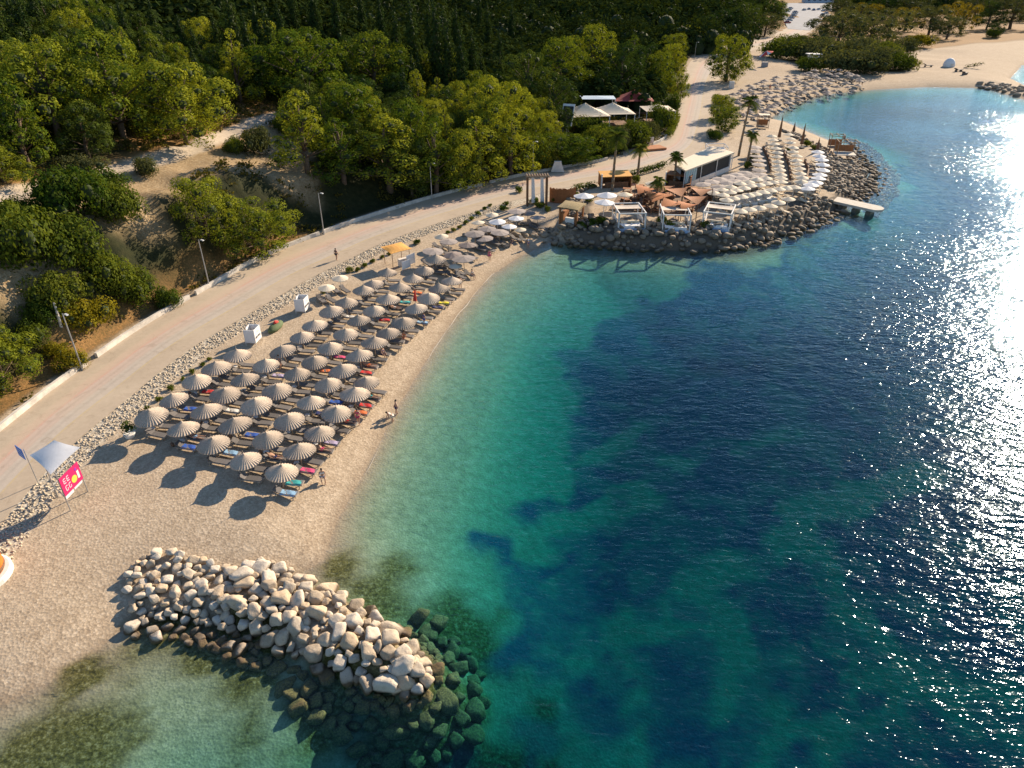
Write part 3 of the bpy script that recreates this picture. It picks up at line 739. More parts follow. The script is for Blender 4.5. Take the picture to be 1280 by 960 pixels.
# undergrowth on the slope: low scrub nobody could count
UX = rs.uniform(-120, 60, 26000); UY = rs.uniform(40, 260, 26000)
uz, ui = surf(UX, UY, True); ucl, _, _ = dist_line(UX, UY, clay_line); upa, _, _ = dist_line(UX, UY, path_line)
nn = fbm(UX, UY, 6, 3)
mk = (ui['inl'] > .6) & (~ui['wet']) & (upa > 1.6) & ((nn > .50) | (ui['inl'] > 30)) & ((ucl > 5) | (nn > .66)) & (ui['dr'] > .6)
UX, UY, uz = UX[mk], UY[mk], uz[mk]; n = len(UX); print('undergrowth', n)
L = []
for k in range(16):
    c = np.stack([UX+rs.normal(0, .38, n), UY+rs.normal(0, .38, n), uz+.05+np.abs(rs.normal(0, .30, n))], 1)
    a = rs.normal(size=(n, 3)); a /= np.linalg.norm(a, axis=1)[:, None]; bq = np.cross(a, rs.normal(size=(n, 3))); bq /= np.linalg.norm(bq, axis=1)[:, None]
    s = rs.uniform(.10, .22, (n, 1)); L.append(np.stack([c-a*s, c+bq*s, c+a*s, c-bq*s], 1).reshape(-1, 3))
L = np.vstack(L)
ug = mesh_from('undergrowth', L, np.arange(len(L)).reshape(-1, 4), leafmat('scrub_leaf', (.03,.042,.010), (.15,.12,.03), .25))
tag(ug, 'low wild scrub growing over the slope between the trees', 'undergrowth', kind='stuff')
# labels: sort each kind into bands of the hillside, then number them by place
KN = {'round': ('round-crowned green tree', 'green pine trees'), 'pine': ('rounded yellow-green pine', 'green pine trees'), 'dark': ('dark bushy evergreen', 'dark evergreen trees'), 'cone': ('pointed green pine', 'pointed pine trees'), 'cyp': ('slim dark cypress', 'slender cypress trees'),
      'bush': ('dense green bush', 'green bushes'), 'olive': ('grey-green tree', 'grey-green trees behind the far beach'), 'gold': ('golden-leaved tree', 'golden trees behind the far beach'),
      'goldbush': ('yellow-green bush', 'yellow-green bushes'), 'greybush': ('grey-green bush', 'grey-green bushes')}
bands = defaultdict(list)
for tr_ in TREES:
    o, k, x, y, u, v, r, fl = tr_
    if fl == 'round': tag(o, 'lone round pine standing in the open beside the road bend', 'tree', 'green pine trees'); continue
    if fl == 'pr': reg = 'beside the road past the bar'
    elif u > 915: reg = 'behind the far beach'
    elif u < 400 and v > 215: reg = 'on the clay bank above the road'
    elif u > 640 and v > 140: reg = 'around the white tents'
    elif v > 165: reg = 'low on the slope by the white wall'
    elif v > 105: reg = 'on the lower hillside'
    elif v > 60: reg = 'midway up the hillside'
    elif v > 25: reg = 'high on the hillside'
    else: reg = 'at the photo top'
    if u < 915 and fl != 'pr': reg += ['', ''][0]
    col_ = 0 if u < 330 else (1 if u < 640 else 2)
    bands[(k, reg, col_ if u < 915 else 0)].append(tr_)
for (k, reg, c_), l in bands.items():
    l.sort(key=lambda q: q[4]); side = ['left third', 'middle', 'right part'][c_]
    for i, q in enumerate(l):
        od = ORD[i]
        extra_ = '' if len(l) < 0 or reg in ('behind the far beach', 'beside the road past the bar', 'around the white tents') else ', %s' % side
        q[0]['label'] = f'{KN[k][0]} {reg}{extra_}, {od} from left' if len(l) > 1 else f'{KN[k][0]}, the only one {reg}{extra_}'
        q[0]['category'] = 'bush' if 'bush' in k else 'tree'; q[0]['group'] = KN[k][1]
        # name by suffix only
# ------------------------------------------------------------------ materials for the small things
M_THATCH = simple('straw_thatch', (.53,.43,.33), .9, .25, 9, .5, rndvar=.30)
M_WOODP = simple('weathered_pole', (.30,.22,.15), .85, .2, 6)
M_LFRAME = simple('lounger_frame', (.34,.29,.24), .7, .15, 5)
M_LPAD = simple('lounger_fabric', (.20,.185,.18), .85, .2, 5, rndvar=.5)
M_CREAMPAD = simple('cream_cushion', (.66,.56,.42), .85, .1, 3)
M_WHITE = simple('white_paint', (.74,.72,.68), .6, .08, 2)
M_CREAM = simple('cream_canvas', (.70,.60,.45), .85, .08, 2, .15, rndvar=.12)
M_CANVASW = simple('white_canvas', (.76,.75,.74), .8, .06, 2, .15)
M_GREYC = simple('grey_canvas', (.36,.31,.28), .85, .15, 3, .2, rndvar=.3)
M_TAUPE = simple('taupe_canvas', (.25,.20,.175), .85, .15, 3, .2, rndvar=.3)
M_STEEL = simple('galvanised_steel', (.42,.42,.42), .45, .1, 4, metal=.6)
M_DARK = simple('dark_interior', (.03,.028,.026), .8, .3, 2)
M_BROWN = simple('brown_wood', (.17,.085,.04), .8, .3, 5, .3)
M_RUST = simple('orange_wood', (.33,.13,.045), .8, .3, 5, .3)
M_ORANGE = simple('orange_canvas', (.72,.36,.08), .8, .1, 3)
M_ORSAIL = simple('orange_sail', (.42,.14,.035), .8, .15, 3)
M_CONC = simple('pale_concrete', (.55,.50,.42), .9, .15, 1.5, .3)
M_WALLW = simple('whitewashed_wall', (.66,.62,.56), .85, .14, 1.2, .3)
M_RED = simple('red_canvas', (.30,.045,.035), .8, .15, 3)
M_REDB = simple('red_cloth', (.60,.05,.035), .8, .1, 3)
M_TEAL = simple('teal_paint', (.35,.52,.52), .6, .2, 3)
M_PINK = simple('pink_banner', (.55,.01,.12), .6, .05, 2)
M_PINKW = simple('pale_pink_print', (.85,.55,.62), .6, .03, 2)
M_YEL = simple('yellow_print', (.85,.55,.08), .6, .05, 2)
M_PURP = simple('purple_print', (.28,.03,.36), .6, .05, 2)
M_BLUE = simple('blue_panel', (.04,.16,.50), .6, .15, 5)
M_BLACK = simple('black_print', (.04,.04,.05), .7, .1, 3)
M_GRNC = simple('green_canvas', (.10,.14,.06), .85, .2, 3)
def boulder_mat(name, dry1, dry2):
    m = mat(name); t = NT(m); P = t.pos(); oi = t.new('ShaderNodeObjectInfo'); O = t.objc()
    n = t.noise(2.2, 6, .7, P); n2 = t.noise(9, 4, .7, P)
    c = t.ramp(t.math('ADD', t.math('MULTIPLY', n, .7), t.math('MULTIPLY', oi.outputs['Random'], .3)), [(.3, dry1), (.7, dry2)])
    c = t.mix(t.maprange(n2, .56, .72, 0, .5), c, (.16,.12,.085))
    c = t.mix(1.0, c, t.ramp(oi.outputs['Random'], [(0, (.84,.79,.72)), (.3, (1,1,1)), (.55, (.95,.84,.70)), (.8, (1,.98,.95)), (1, (.82,.83,.85))]), 'MULTIPLY')
    sx = t.new('ShaderNodeSeparateXYZ'); t.link(P, sx.inputs[0])
    zz = t.math('ADD', sx.outputs[2], t.math('MULTIPLY', n, -.35))
    c = t.mix(t.maprange(zz, .20, -.02), c, (.10,.068,.038))
    c = t.mix(t.maprange(zz, -.05, -.30), c, t.ramp(n2, [(.35, (.045,.038,.012)), (.65, (.24,.175,.055))]))
    p = t.new('ShaderNodeBsdfPrincipled'); p.inputs['Roughness'].default_value = .85; t.link(c, p.inputs['Base Color'])
    t.link(t.bump(t.math('ADD', n, t.math('MULTIPLY', n2, .4)), .8, .10), p.inputs['Normal']); t.out(p.outputs[0]); return m
M_ROCK = boulder_mat('limestone', (.40,.33,.245), (.68,.60,.49))
M_ROCK2 = boulder_mat('grey_limestone', (.24,.20,.155), (.44,.375,.30))

# ------------------------------------------------------------------ boulders
def boulder_geo(seed, sub=3, planes=13):
    rs = np.random.RandomState(seed); V, F = ico(sub)
    ax_ = np.vstack([np.eye(3), -np.eye(3)])+rs.normal(0, .22, (6, 3)); N = np.vstack([ax_, rs.normal(size=(5, 3))]); N /= np.linalg.norm(N, axis=1)[:, None]; D = np.concatenate([rs.uniform(.56, .80, 6), rs.uniform(.66, .92, 5)])
    dots = V @ N.T; r = np.min(np.where(dots > .05, D/np.maximum(dots, .05), 9), axis=1); r = np.minimum(r, 1.08)
    V = V*r[:, None]
    q = V*4.3+seed; V = V*(1+.035*np.sin(q[:, :1])*np.cos(q[:, 1:2])+.02*np.sin(3*q[:, 2:3]))
    V = V*np.array([1.12, .92, .80])
    return V, F
BG = [boulder_geo(s) for s in range(10)]
BGL = [boulder_geo(s+20, 2, 12) for s in range(8)]
bproto = [Proto(mesh_from('boulder', v, f, M_ROCK, False)) for v, f in BG]
def in_px_poly(x, y, z, poly):
    u, v, d = project(x, y, z); return bool(inside(np.array([u]), np.array([v]), poly)[0])
dry_poly = np.array([(155,722),(175,700),(205,690),(260,702),(300,712),(318,696),(350,702),(400,722),(440,742),(480,756),(512,778),(528,812),(520,842),(495,856),(450,856),(415,838),(380,815),(330,797),(270,775),(222,765),(165,772)], float)
wet_poly = np.array([(345,842),(400,846),(450,868),(500,866),(532,846),(538,800),(520,762),(560,775),(598,815),(606,860),(585,905),(540,935),(500,952),(455,944),(415,925),(375,895)], float)
low_poly = np.array([(165,778),(222,770),(270,781),(330,803),(380,822),(430,852),(470,870),(380,850),(300,830),(230,805),(165,800)], float)
rr = random.Random(3); placed = []; nb_ = 0
def try_boulders(poly, zref, count, rfun, sep, label, grp, emb, tries=9000, lims=None):
    global nb_
    u0, v0 = poly.min(0); u1, v1 = poly.max(0); k = 0
    for _ in range(tries):
        if k >= count: break
        u = rr.uniform(u0, u1); v = rr.uniform(v0, v1)
        if not inside(np.array([u]), np.array([v]), poly)[0]: continue
        x, y = flat(u, v, zref); r = rfun(u, v)
        if any((x-a)**2+(y-b)**2 < (sep*(r+c))**2 for a, b, c in placed): continue
        placed.append((x, y, r)); z = float(zgrid(x, y))
        s = (r*rr.uniform(.9, 1.25), r*rr.uniform(.9, 1.2), r*rr.uniform(.85, 1.1))
        zc = z+r*emb+(rr.uniform(0, .25) if zref > 0 else 0)
        if label is lab_wet: zc = min(z+r*.30, -.22-s[2]*.62)
        lb, gp = label(u, v, r)
        o = bproto[rr.randrange(10)].put((x, y, zc), rr.uniform(0, 6.28), scale=s)
        o.rotation_euler = (rr.uniform(-.35, .35), rr.uniform(-.35, .35), rr.uniform(0, 6.28))
        tag(o, lb, 'boulder', gp); k += 1; nb_ += 1
    return k
def lab_dry(u, v, r):
    seg = 'shore end' if u < 270 else ('middle' if u < 400 else 'sea end')
    big = 'large' if r > .62 else ('medium' if r > .42 else 'small')
    return f'{big} pale limestone boulder piled on the {seg} of the breakwater', f'{big} dry boulders at the {seg} of the breakwater'
def lab_wet(u, v, r):
    seg = 'off the tip' if u > 520 else 'seaward'
    return f'algae-brown boulder under clear water {"off the tip" if u > 520 else "along the near side"} of the breakwater', f'sunken boulders {"off the tip" if u > 520 else "along the near side"} of the breakwater'
n1_ = try_boulders(dry_poly, .9, 105, lambda u, v: rr.uniform(.50, .74)*(1 if u > 290 else .62), .66, lab_dry, 0, .30)
n2_ = try_boulders(dry_poly, .9, 120, lambda u, v: rr.uniform(.24, .42)*(1 if u > 290 else .9), .66, lab_dry, 0, .45)
n2_ += try_boulders(np.array([(505,770),(540,790),(556,830),(530,872),(480,884),(430,868),(440,845),(500,850),(524,815)], float), .2, 55, lambda u, v: rr.uniform(.28, .62), .60, lab_dry, 0, .35)
placed2 = len(placed)
n3_ = try_boulders(wet_poly, -1.0, 75, lambda u, v: rr.uniform(.42, .78), .72, lab_wet, 0, .35)
n4_ = try_boulders(low_poly, -.3, 26, lambda u, v: rr.uniform(.3, .6), .7, lambda u, v, r: ('dark wet rock half under water along the near foot of the breakwater', 'wet rocks along the near foot of the breakwater'), 0, .3)
BL = [o for o in SC.objects if o.name.startswith('boulder') and 'dry' in o.get('group', '')]
_bk = defaultdict(list)
for o in BL:
    u, v, d = project(*o.location); mid = np.interp(u, [160, 250, 330, 400, 470, 530], [735, 733, 748, 772, 800, 826])
    _bk[(o['label'].split()[0], 'upper' if v < mid-14 else ('lower' if v > mid+14 else 'central'))].append((u, o))
for (sz_, bd_), l in _bk.items():
    l.sort(key=lambda q: q[0])
    for i, (u, o) in enumerate(l): o['label'] = f'{sz_} pale boulder in the {bd_} band of the breakwater, {ORD[i]} from its left end'; o['group'] = f'{sz_} pale boulders of the breakwater'
for gname, txt in (('sunken', 'algae-brown boulder under clear water'), ('wet rocks', 'dark wet rock at the breakwater foot')):
    l = sorted([o for o in SC.objects if o.name.startswith('boulder') and o.get('group', '').startswith(gname)], key=lambda o: project(*o.location)[1])
    for j in range(0, len(l), 12):
        for i, o in enumerate(sorted(l[j:j+12], key=lambda o: project(*o.location)[0])): o['label'] = f'{txt}, {ORD[i]} from left in {ORD[j//12]} band from the top'
print('boulders', n1_, n2_, n3_, n4_)
def rock_mass(name, pos, m, label, lo=True):
    Vs = []; Fs = []; b = 0
    for (x, y, z, r) in pos:
        v, f = (BGL if lo else BG)[rr.randrange(8)]
        a = Matrix.Rotation(rr.uniform(0, 6.28), 3, 'Z') @ Matrix.Rotation(rr.uniform(-.5, .5), 3, 'X')
        A_ = np.array(a); Vs.append((v*np.array([rr.uniform(.85, 1.3), rr.uniform(.85, 1.2), rr.uniform(.8, 1.1)])*r) @ A_.T+np.array([x, y, z])); Fs.append(f+b); b += len(v)
    o = mesh_from(name, np.vstack(Vs), np.vstack(Fs), m, True); tag(o, label, 'rocks', kind='stuff'); return o
pos = []; grid = defaultdict(list)
rs = np.random.RandomState(21)
RX = rs.uniform(0, 85, 26000); RY = rs.uniform(84, 200, 26000); rz_, ri = surf(RX, RY, True)
dpr, _, _ = dist_line(RX, RY, np.vstack([prom_poly, prom_poly[:1]]))
_pd, _, _ = dist_line(RX, RY, np.array([flat(1006, 240, 1.2), flat(1093, 259, 1.2)]))
for i in range(len(RX)):
    x, y, z = RX[i], RY[i], rz_[i]
    if ri['dr'][i] < 3 or ri['ir'][i] or z < -.9: continue
    u, v, d = project(x, y, z)
    if v < 150 or u < 690 or u < 975 and v < 200 or v > np.interp(u, [690, 760, 900, 960, 1000, 1050], [310, 315, 318, 310, 298, 278]): continue
    if v < 200 and (dpr[i] > 2.5 or rs.rand() < .5) and u < 1058: continue
    ins = ri['ip'][i]
    if _pd[i] < 2.3: continue
    if ins and dpr[i] > (4.2 if v > 268 else 1.6) and not (u > 1020 and v > 200): continue
    if not ins and (ri['dc'][i] > 9 and not ri['wet'][i]) and v < 200 and u < 960: continue
    if not ins and not ri['wet'][i] and u < 705: continue
    r = rs.uniform(.28, .66)*(1.12 if v > 262 else 1); k = (int(x//2), int(y//2)); ok = True
    for a in (-1, 0, 1):
        for b_ in (-1, 0, 1):
            for q in grid[(k[0]+a, k[1]+b_)]:
                if (q[0]-x)**2+(q[1]-y)**2 < (.58*(q[2]+r))**2: ok = False
    if not ok: continue
    grid[k].append((x, y, r)); pos.append((x, y, z+r*.48, r))
print('armour rocks', len(pos))
rock_mass('armour_rocks', pos, M_ROCK2, 'tumbled grey rocks armouring the edge of the beach-club point')
pos = []
for (u0, v0, u1, v1, n, w_) in [(600,300,700,292,90,1.4),(1235,106,1330,126,110,2.0)]:
    for i in range(n):
        s = rs.rand(); u = u0+(u1-u0)*s; v = v0+(v1-v0)*s; x, y = flat(u, v, .6); x += rs.normal(0, w_); y += rs.normal(0, w_*(2 if u > 1000 else .8))
        z = max(float(zgrid(x, y)), -.3); r = rs.uniform(.3, .7)*(1.9 if u > 1000 else 1); pos.append((x, y, z+.15, r))
rock_mass('shore_rocks', pos, M_ROCK2, 'dark shoreline rocks at the bay corner and the far spit')
# white rubble strip between road and beach
SX = rs.uniform(-75, 16, 220000); SY = rs.uniform(30, 145, 220000)
dR, _, _ = dist_line(SX, SY, RRs[::3]); _m = dR < 3.2; SX, SY = SX[_m], SY[_m]; dR, _, _ = dist_line(SX, SY, RRs); sir = inside(SX, SY, road_poly); sz, si_ = surf(SX, SY, True)
u_, v_, _ = project(SX, SY, sz)
mk = (~sir) & (dR < 2.5) & (si_['inl'] <= 0) & (u_ > -30) & (u_ < 640) & (dR > .15)
SX, SY, sz = SX[mk][:14000], SY[mk][:14000], sz[mk][:14000]
V8 = np.array([(-1,-1,-.6),(1,-1,-.6),(1,1,-.6),(-1,1,-.6),(-.7,-.7,.6),(.7,-.8,.7),(.8,.7,.5),(-.7,.8,.6)], float)
F8 = np.array([(0,3,2,1),(4,5,6,7),(0,1,5,4),(1,2,6,5),(2,3,7,6),(3,0,4,7)])
Vs = []; Fs = []
for i in range(len(SX)):
    s = rs.uniform(.04, .10); th = rs.uniform(0, 6.28); c_, s_ = math.cos(th), math.sin(th)
    v = V8*rs.uniform(.7, 1.2, (8, 1))*s; v = v @ np.array([[c_,-s_,0],[s_,c_,0],[0,0,1]])
    Vs.append(v+np.array([SX[i], SY[i], sz[i]+s*.4])); Fs.append(F8+8*i)
rub = mesh_from('rubble', np.vstack(Vs), np.vstack(Fs), simple('white_rubble', (.50,.42,.31), .9, .35, 2.0, .3))
tag(rub, 'strip of pale broken stones between the road and the beach', 'rubble', kind='stuff')

# ------------------------------------------------------------------ straw umbrellas and loungers
def umbrella_proto(name, r, rim, apex, mcan, segs=32, pleat=.035, mpole=None, scallop=.05, cap=True, label='umbrella', cat='umbrella', square=False):
    root = empty(name); tag(root, label, cat); mb = MB()
    n = segs*2; rings = [0.06, .35, .7, 1.0]; V = []
    for ri_, q in enumerate(rings):
        for i in range(n):
            a = 2*math.pi*i/n; k = 1 if i % 2 else -1
            rad = r*q
            if square: rad *= 1/max(abs(math.cos(a)), abs(math.sin(a)))
            if q == 1.0: rad *= 1+scallop*k*.5+rnd.uniform(-.022, .022)
            z = apex-(apex-rim)*(q**1.03)+pleat*k*q
            V.append((rad*math.cos(a), rad*math.sin(a), z))
    F = []
    for j in range(len(rings)-1):
        for i in range(n): F.append((j*n+i, j*n+(i+1) % n, (j+1)*n+(i+1) % n, (j+1)*n+i))
    F = [f[::-1] for f in F]
    off = len(V); V2 = [(x*.99, y*.99, z-.07) for x, y, z in V]
    mb.add(V, F); mb.add(V2, [f[::-1] for f in F])
    e = 3*n; mb.F += [(e+i, off+e+i, off+e+(i+1) % n, e+(i+1) % n) for i in range(n)]; mb.M += [0]*n
    mb.build('canopy', mcan, root)
    MB().tube((0,0,-.3), (0,0,apex-.03), .045, .04, 8).build('pole', mpole or M_WOODP, root)
    if cap: MB().tube((0,0,apex-.06), (0,0,apex+.10), .13, .03, 10).tube((0,0,apex+.08), (0,0,apex+.42), .018, .012, 6).build('finial', mcan, root)
    return Proto(root)
def lounger_proto(name, mf, mp, back=28, label='lounger'):
    root = empty(name); tag(root, label, 'sun lounger'); f = MB()
    for sy in (-1, 1):
        f.box((.0, sy*.30, .30), (1.95, .05, .06))
    f.box((-.97, 0, .30), (.05, .65, .06)); f.box((.97, 0, .30), (.05, .65, .06))
    f.build('frame', mf, root)
    for sx in (-.78, .72):
        for sy in (-1, 1): MB().box((sx, sy*.28, .05), (.06, .05, .50)).build('leg', mf, root)
    MB().box((.28, 0, .365), (1.34, .58, .07)).build('seat_pad', mp, root)
    L_ = .62; a = R(back)
    MB().box((-.40-L_/2*math.cos(a), 0, .385+L_/2*math.sin(a)), (L_, .58, .07), ry=a).build('backrest', mp, root)
    return Proto(root)
STRAW = umbrella_proto('straw_umbrella', 1.32, 1.64, 2.36, M_THATCH, 34, .016, None, .07)
LOUNG = lounger_proto('sun_lounger', M_LFRAME, M_LPAD)
tb_ = empty('side_table'); tag(tb_, 'table', 'table')
MB().tube((0,0,.40), (0,0,.44), .24, .24, 14).build('table_top', M_WHITE, tb_); MB().tube((0,0,0), (0,0,.40), .05, .04, 8).build('pedestal', M_WHITE, tb_)
TABLE = Proto(tb_)
def seadir(x, y):
    best = 1e9; bd = (1, 0)
    for i in range(len(coast)-1):
        ax, ay = coast[i]; bx, by = coast[i+1]; dx, dy = bx-ax, by-ay
        t = max(0, min(1, ((x-ax)*dx+(y-ay)*dy)/(dx*dx+dy*dy))); px, py = ax+t*dx, ay+t*dy; d = math.hypot(px-x, py-y)
        if d < best and d > .3: best = d; bd = ((px-x)/d, (py-y)/d)
    return bd
ROWS = [('beside the road', [(190,517),(218,495),(244,474),(270,457),(295,441)]),
        ('second from the road', [(228,532),(258,510),(279,488),(306,470),(332,454),(355,434),(377,417),(393,402),(415,387),(432,376),(453,361),(467,351),(483,337)]),
        ('in the middle', [(266,549),(294,527),(321,503),(345,484),(370,466),(392,448),(411,431),(431,414),(449,399),(467,385),(484,372),(498,358),(515,347),(529,334),(544,322)]),
        ('second from the sea', [(307,570),(335,546),(362,522),(387,501),(410,478),(430,461),(450,443),(467,427),(485,412),(503,399),(521,383),(535,370),(549,360),(564,349)]),
        ('closest to the sea', [(349,587),(373,560),(397,537),(418,512),(442,491),(458,474)])]
LOUNGERS = []; UMB = []
bdx = seadir(-15, 60)
for rname, l in ROWS:
    for i, (u, v) in enumerate(l):
        x, y = flat(u, v, 1.3+2.0); z = float(zgrid(x, y)); x, y = flat(u, v, z+2.0); z = float(zgrid(x, y))
        o = STRAW.put((x, y, z), rnd.uniform(0, 6.28), f'pleated straw umbrella, {ORD[i]} from the jetty in the row {rname}', 'straw umbrellas on the near beach', scale=(*([rnd.uniform(.93, 1.06)]*2), rnd.uniform(.90, 1.08)))
        o.rotation_euler = (rnd.uniform(-.09, .09), rnd.uniform(-.09, .09), rnd.uniform(0, 6.28))
        UMB.append((x, y, z))
        dx, dy = bdx; a = math.atan2(dy, dx)
        for k, sd_ in enumerate((-1, 1)):
            j = rnd.uniform(-.15, .15); px, py = x-dy*sd_*.62+dx*(.55+j), y+dx*sd_*.62+dy*(.55+j)
            lo = LOUNG.put((px, py, float(zgrid(px, py))), a+rnd.uniform(-.12, .12), f'grey sun lounger, {"near" if sd_ < 0 else "far"} side of {ORD[i]} straw umbrella, row {rname}', 'grey loungers under the straw umbrellas')
            LOUNGERS.append((px, py, lo, a))
        if rnd.random() < .75:
            TABLE.put((x-dx*.55+.1, y-dy*.5, z), 0, f'small white table by {ORD[i]} straw umbrella in row {rname}', 'white side tables under the straw umbrellas')
# towels and cloths
TC = {'blue': (.03,.10,.42), 'red': (.55,.03,.03), 'pink': (.65,.08,.20), 'teal': (.05,.38,.38), 'orange': (.75,.19,.06), 'navy': (.02,.03,.13), 'yellow': (.70,.62,.04), 'lilac': (.42,.36,.52), 'white': (.7,.68,.64), 'light blue': (.25,.42,.60)}
TM = {k: simple(k.replace(' ', '_')+'_towel', c, .95, .2, 9, .3) for k, c in TC.items()}
usedL = set(); rt = random.Random(9)
def towel_mesh(c):
    mb = MB(); nx_, ny_ = 12, 6; V = []
    for i in range(nx_+1):
        for j in range(ny_+1):
            x = -.62+1.24*i/nx_; y = -.34+.68*j/ny_
            V.append((x+rt.uniform(-.02, .02), y+rt.uniform(-.02, .02), .41+.02*math.sin(x*7+y*5)+rt.uniform(0, .012)-(.10 if abs(y) > .30 else 0)))
    F = [(i*(ny_+1)+j, (i+1)*(ny_+1)+j, (i+1)*(ny_+1)+j+1, i*(ny_+1)+j+1) for i in range(nx_) for j in range(ny_)]
    n = len(V); mb.add(V, F); mb.add([(x, y, z-.012) for x, y, z in V], [f[::-1] for f in F])
    return mb.build('towel', TM[c])
for c, u, v, wh in [('blue',213,513,'by the potted plant'),('red',256,490,'by the rubble strip'),('blue',243,571,'at the jetty end of the rows'),('light blue',262,566,'at the jetty end of the rows'),('blue',291,544,'in the second row from the sea'),
                  ('navy',385,517,'in the middle of the umbrella field'),('pink',413,443,'in the middle of the umbrella field'),('pink',370,582,'in the row closest to the sea'),('teal',377,586,'in the row closest to the sea'),
                  ('orange',462,507,'at the seaward edge'),('red',440,510,'at the seaward edge'),('lilac',424,552,'at the seaward edge'),('red',466,461,'at the far seaward corner'),('light blue',345,606,'under the last umbrella towards the jetty'),
                  ('yellow',549,374,'at the far seaward edge'),('navy',558,379,'at the far seaward edge'),('orange',520,370,'beside the closed red parasol'),('teal',505,375,'beside the closed red parasol'),('lilac',350,470,'in the middle rows'),
                  ('white',300,520,'in the middle rows'),('red',480,400,'in the upper rows'),('white',440,400,'in the upper rows'),('blue',430,505,'at the seaward edge'),('orange',405,465,'in the middle rows'),('light blue',520,395,'in the upper rows')]:
    x, y = flat(u, v, 1.5); best = min((q for q in LOUNGERS if id(q[2]) not in usedL), key=lambda q: (q[0]-x)**2+(q[1]-y)**2)
    usedL.add(id(best[2])); o = towel_mesh(c); o.location = best[2].location.copy(); o.rotation_euler = (0, 0, best[2].rotation_euler[2]); o.location.x += .25*math.cos(best[3]); o.location.y += .25*math.sin(best[3])
    tag(o, f'{c} towel spread on a lounger {wh}', 'towel')
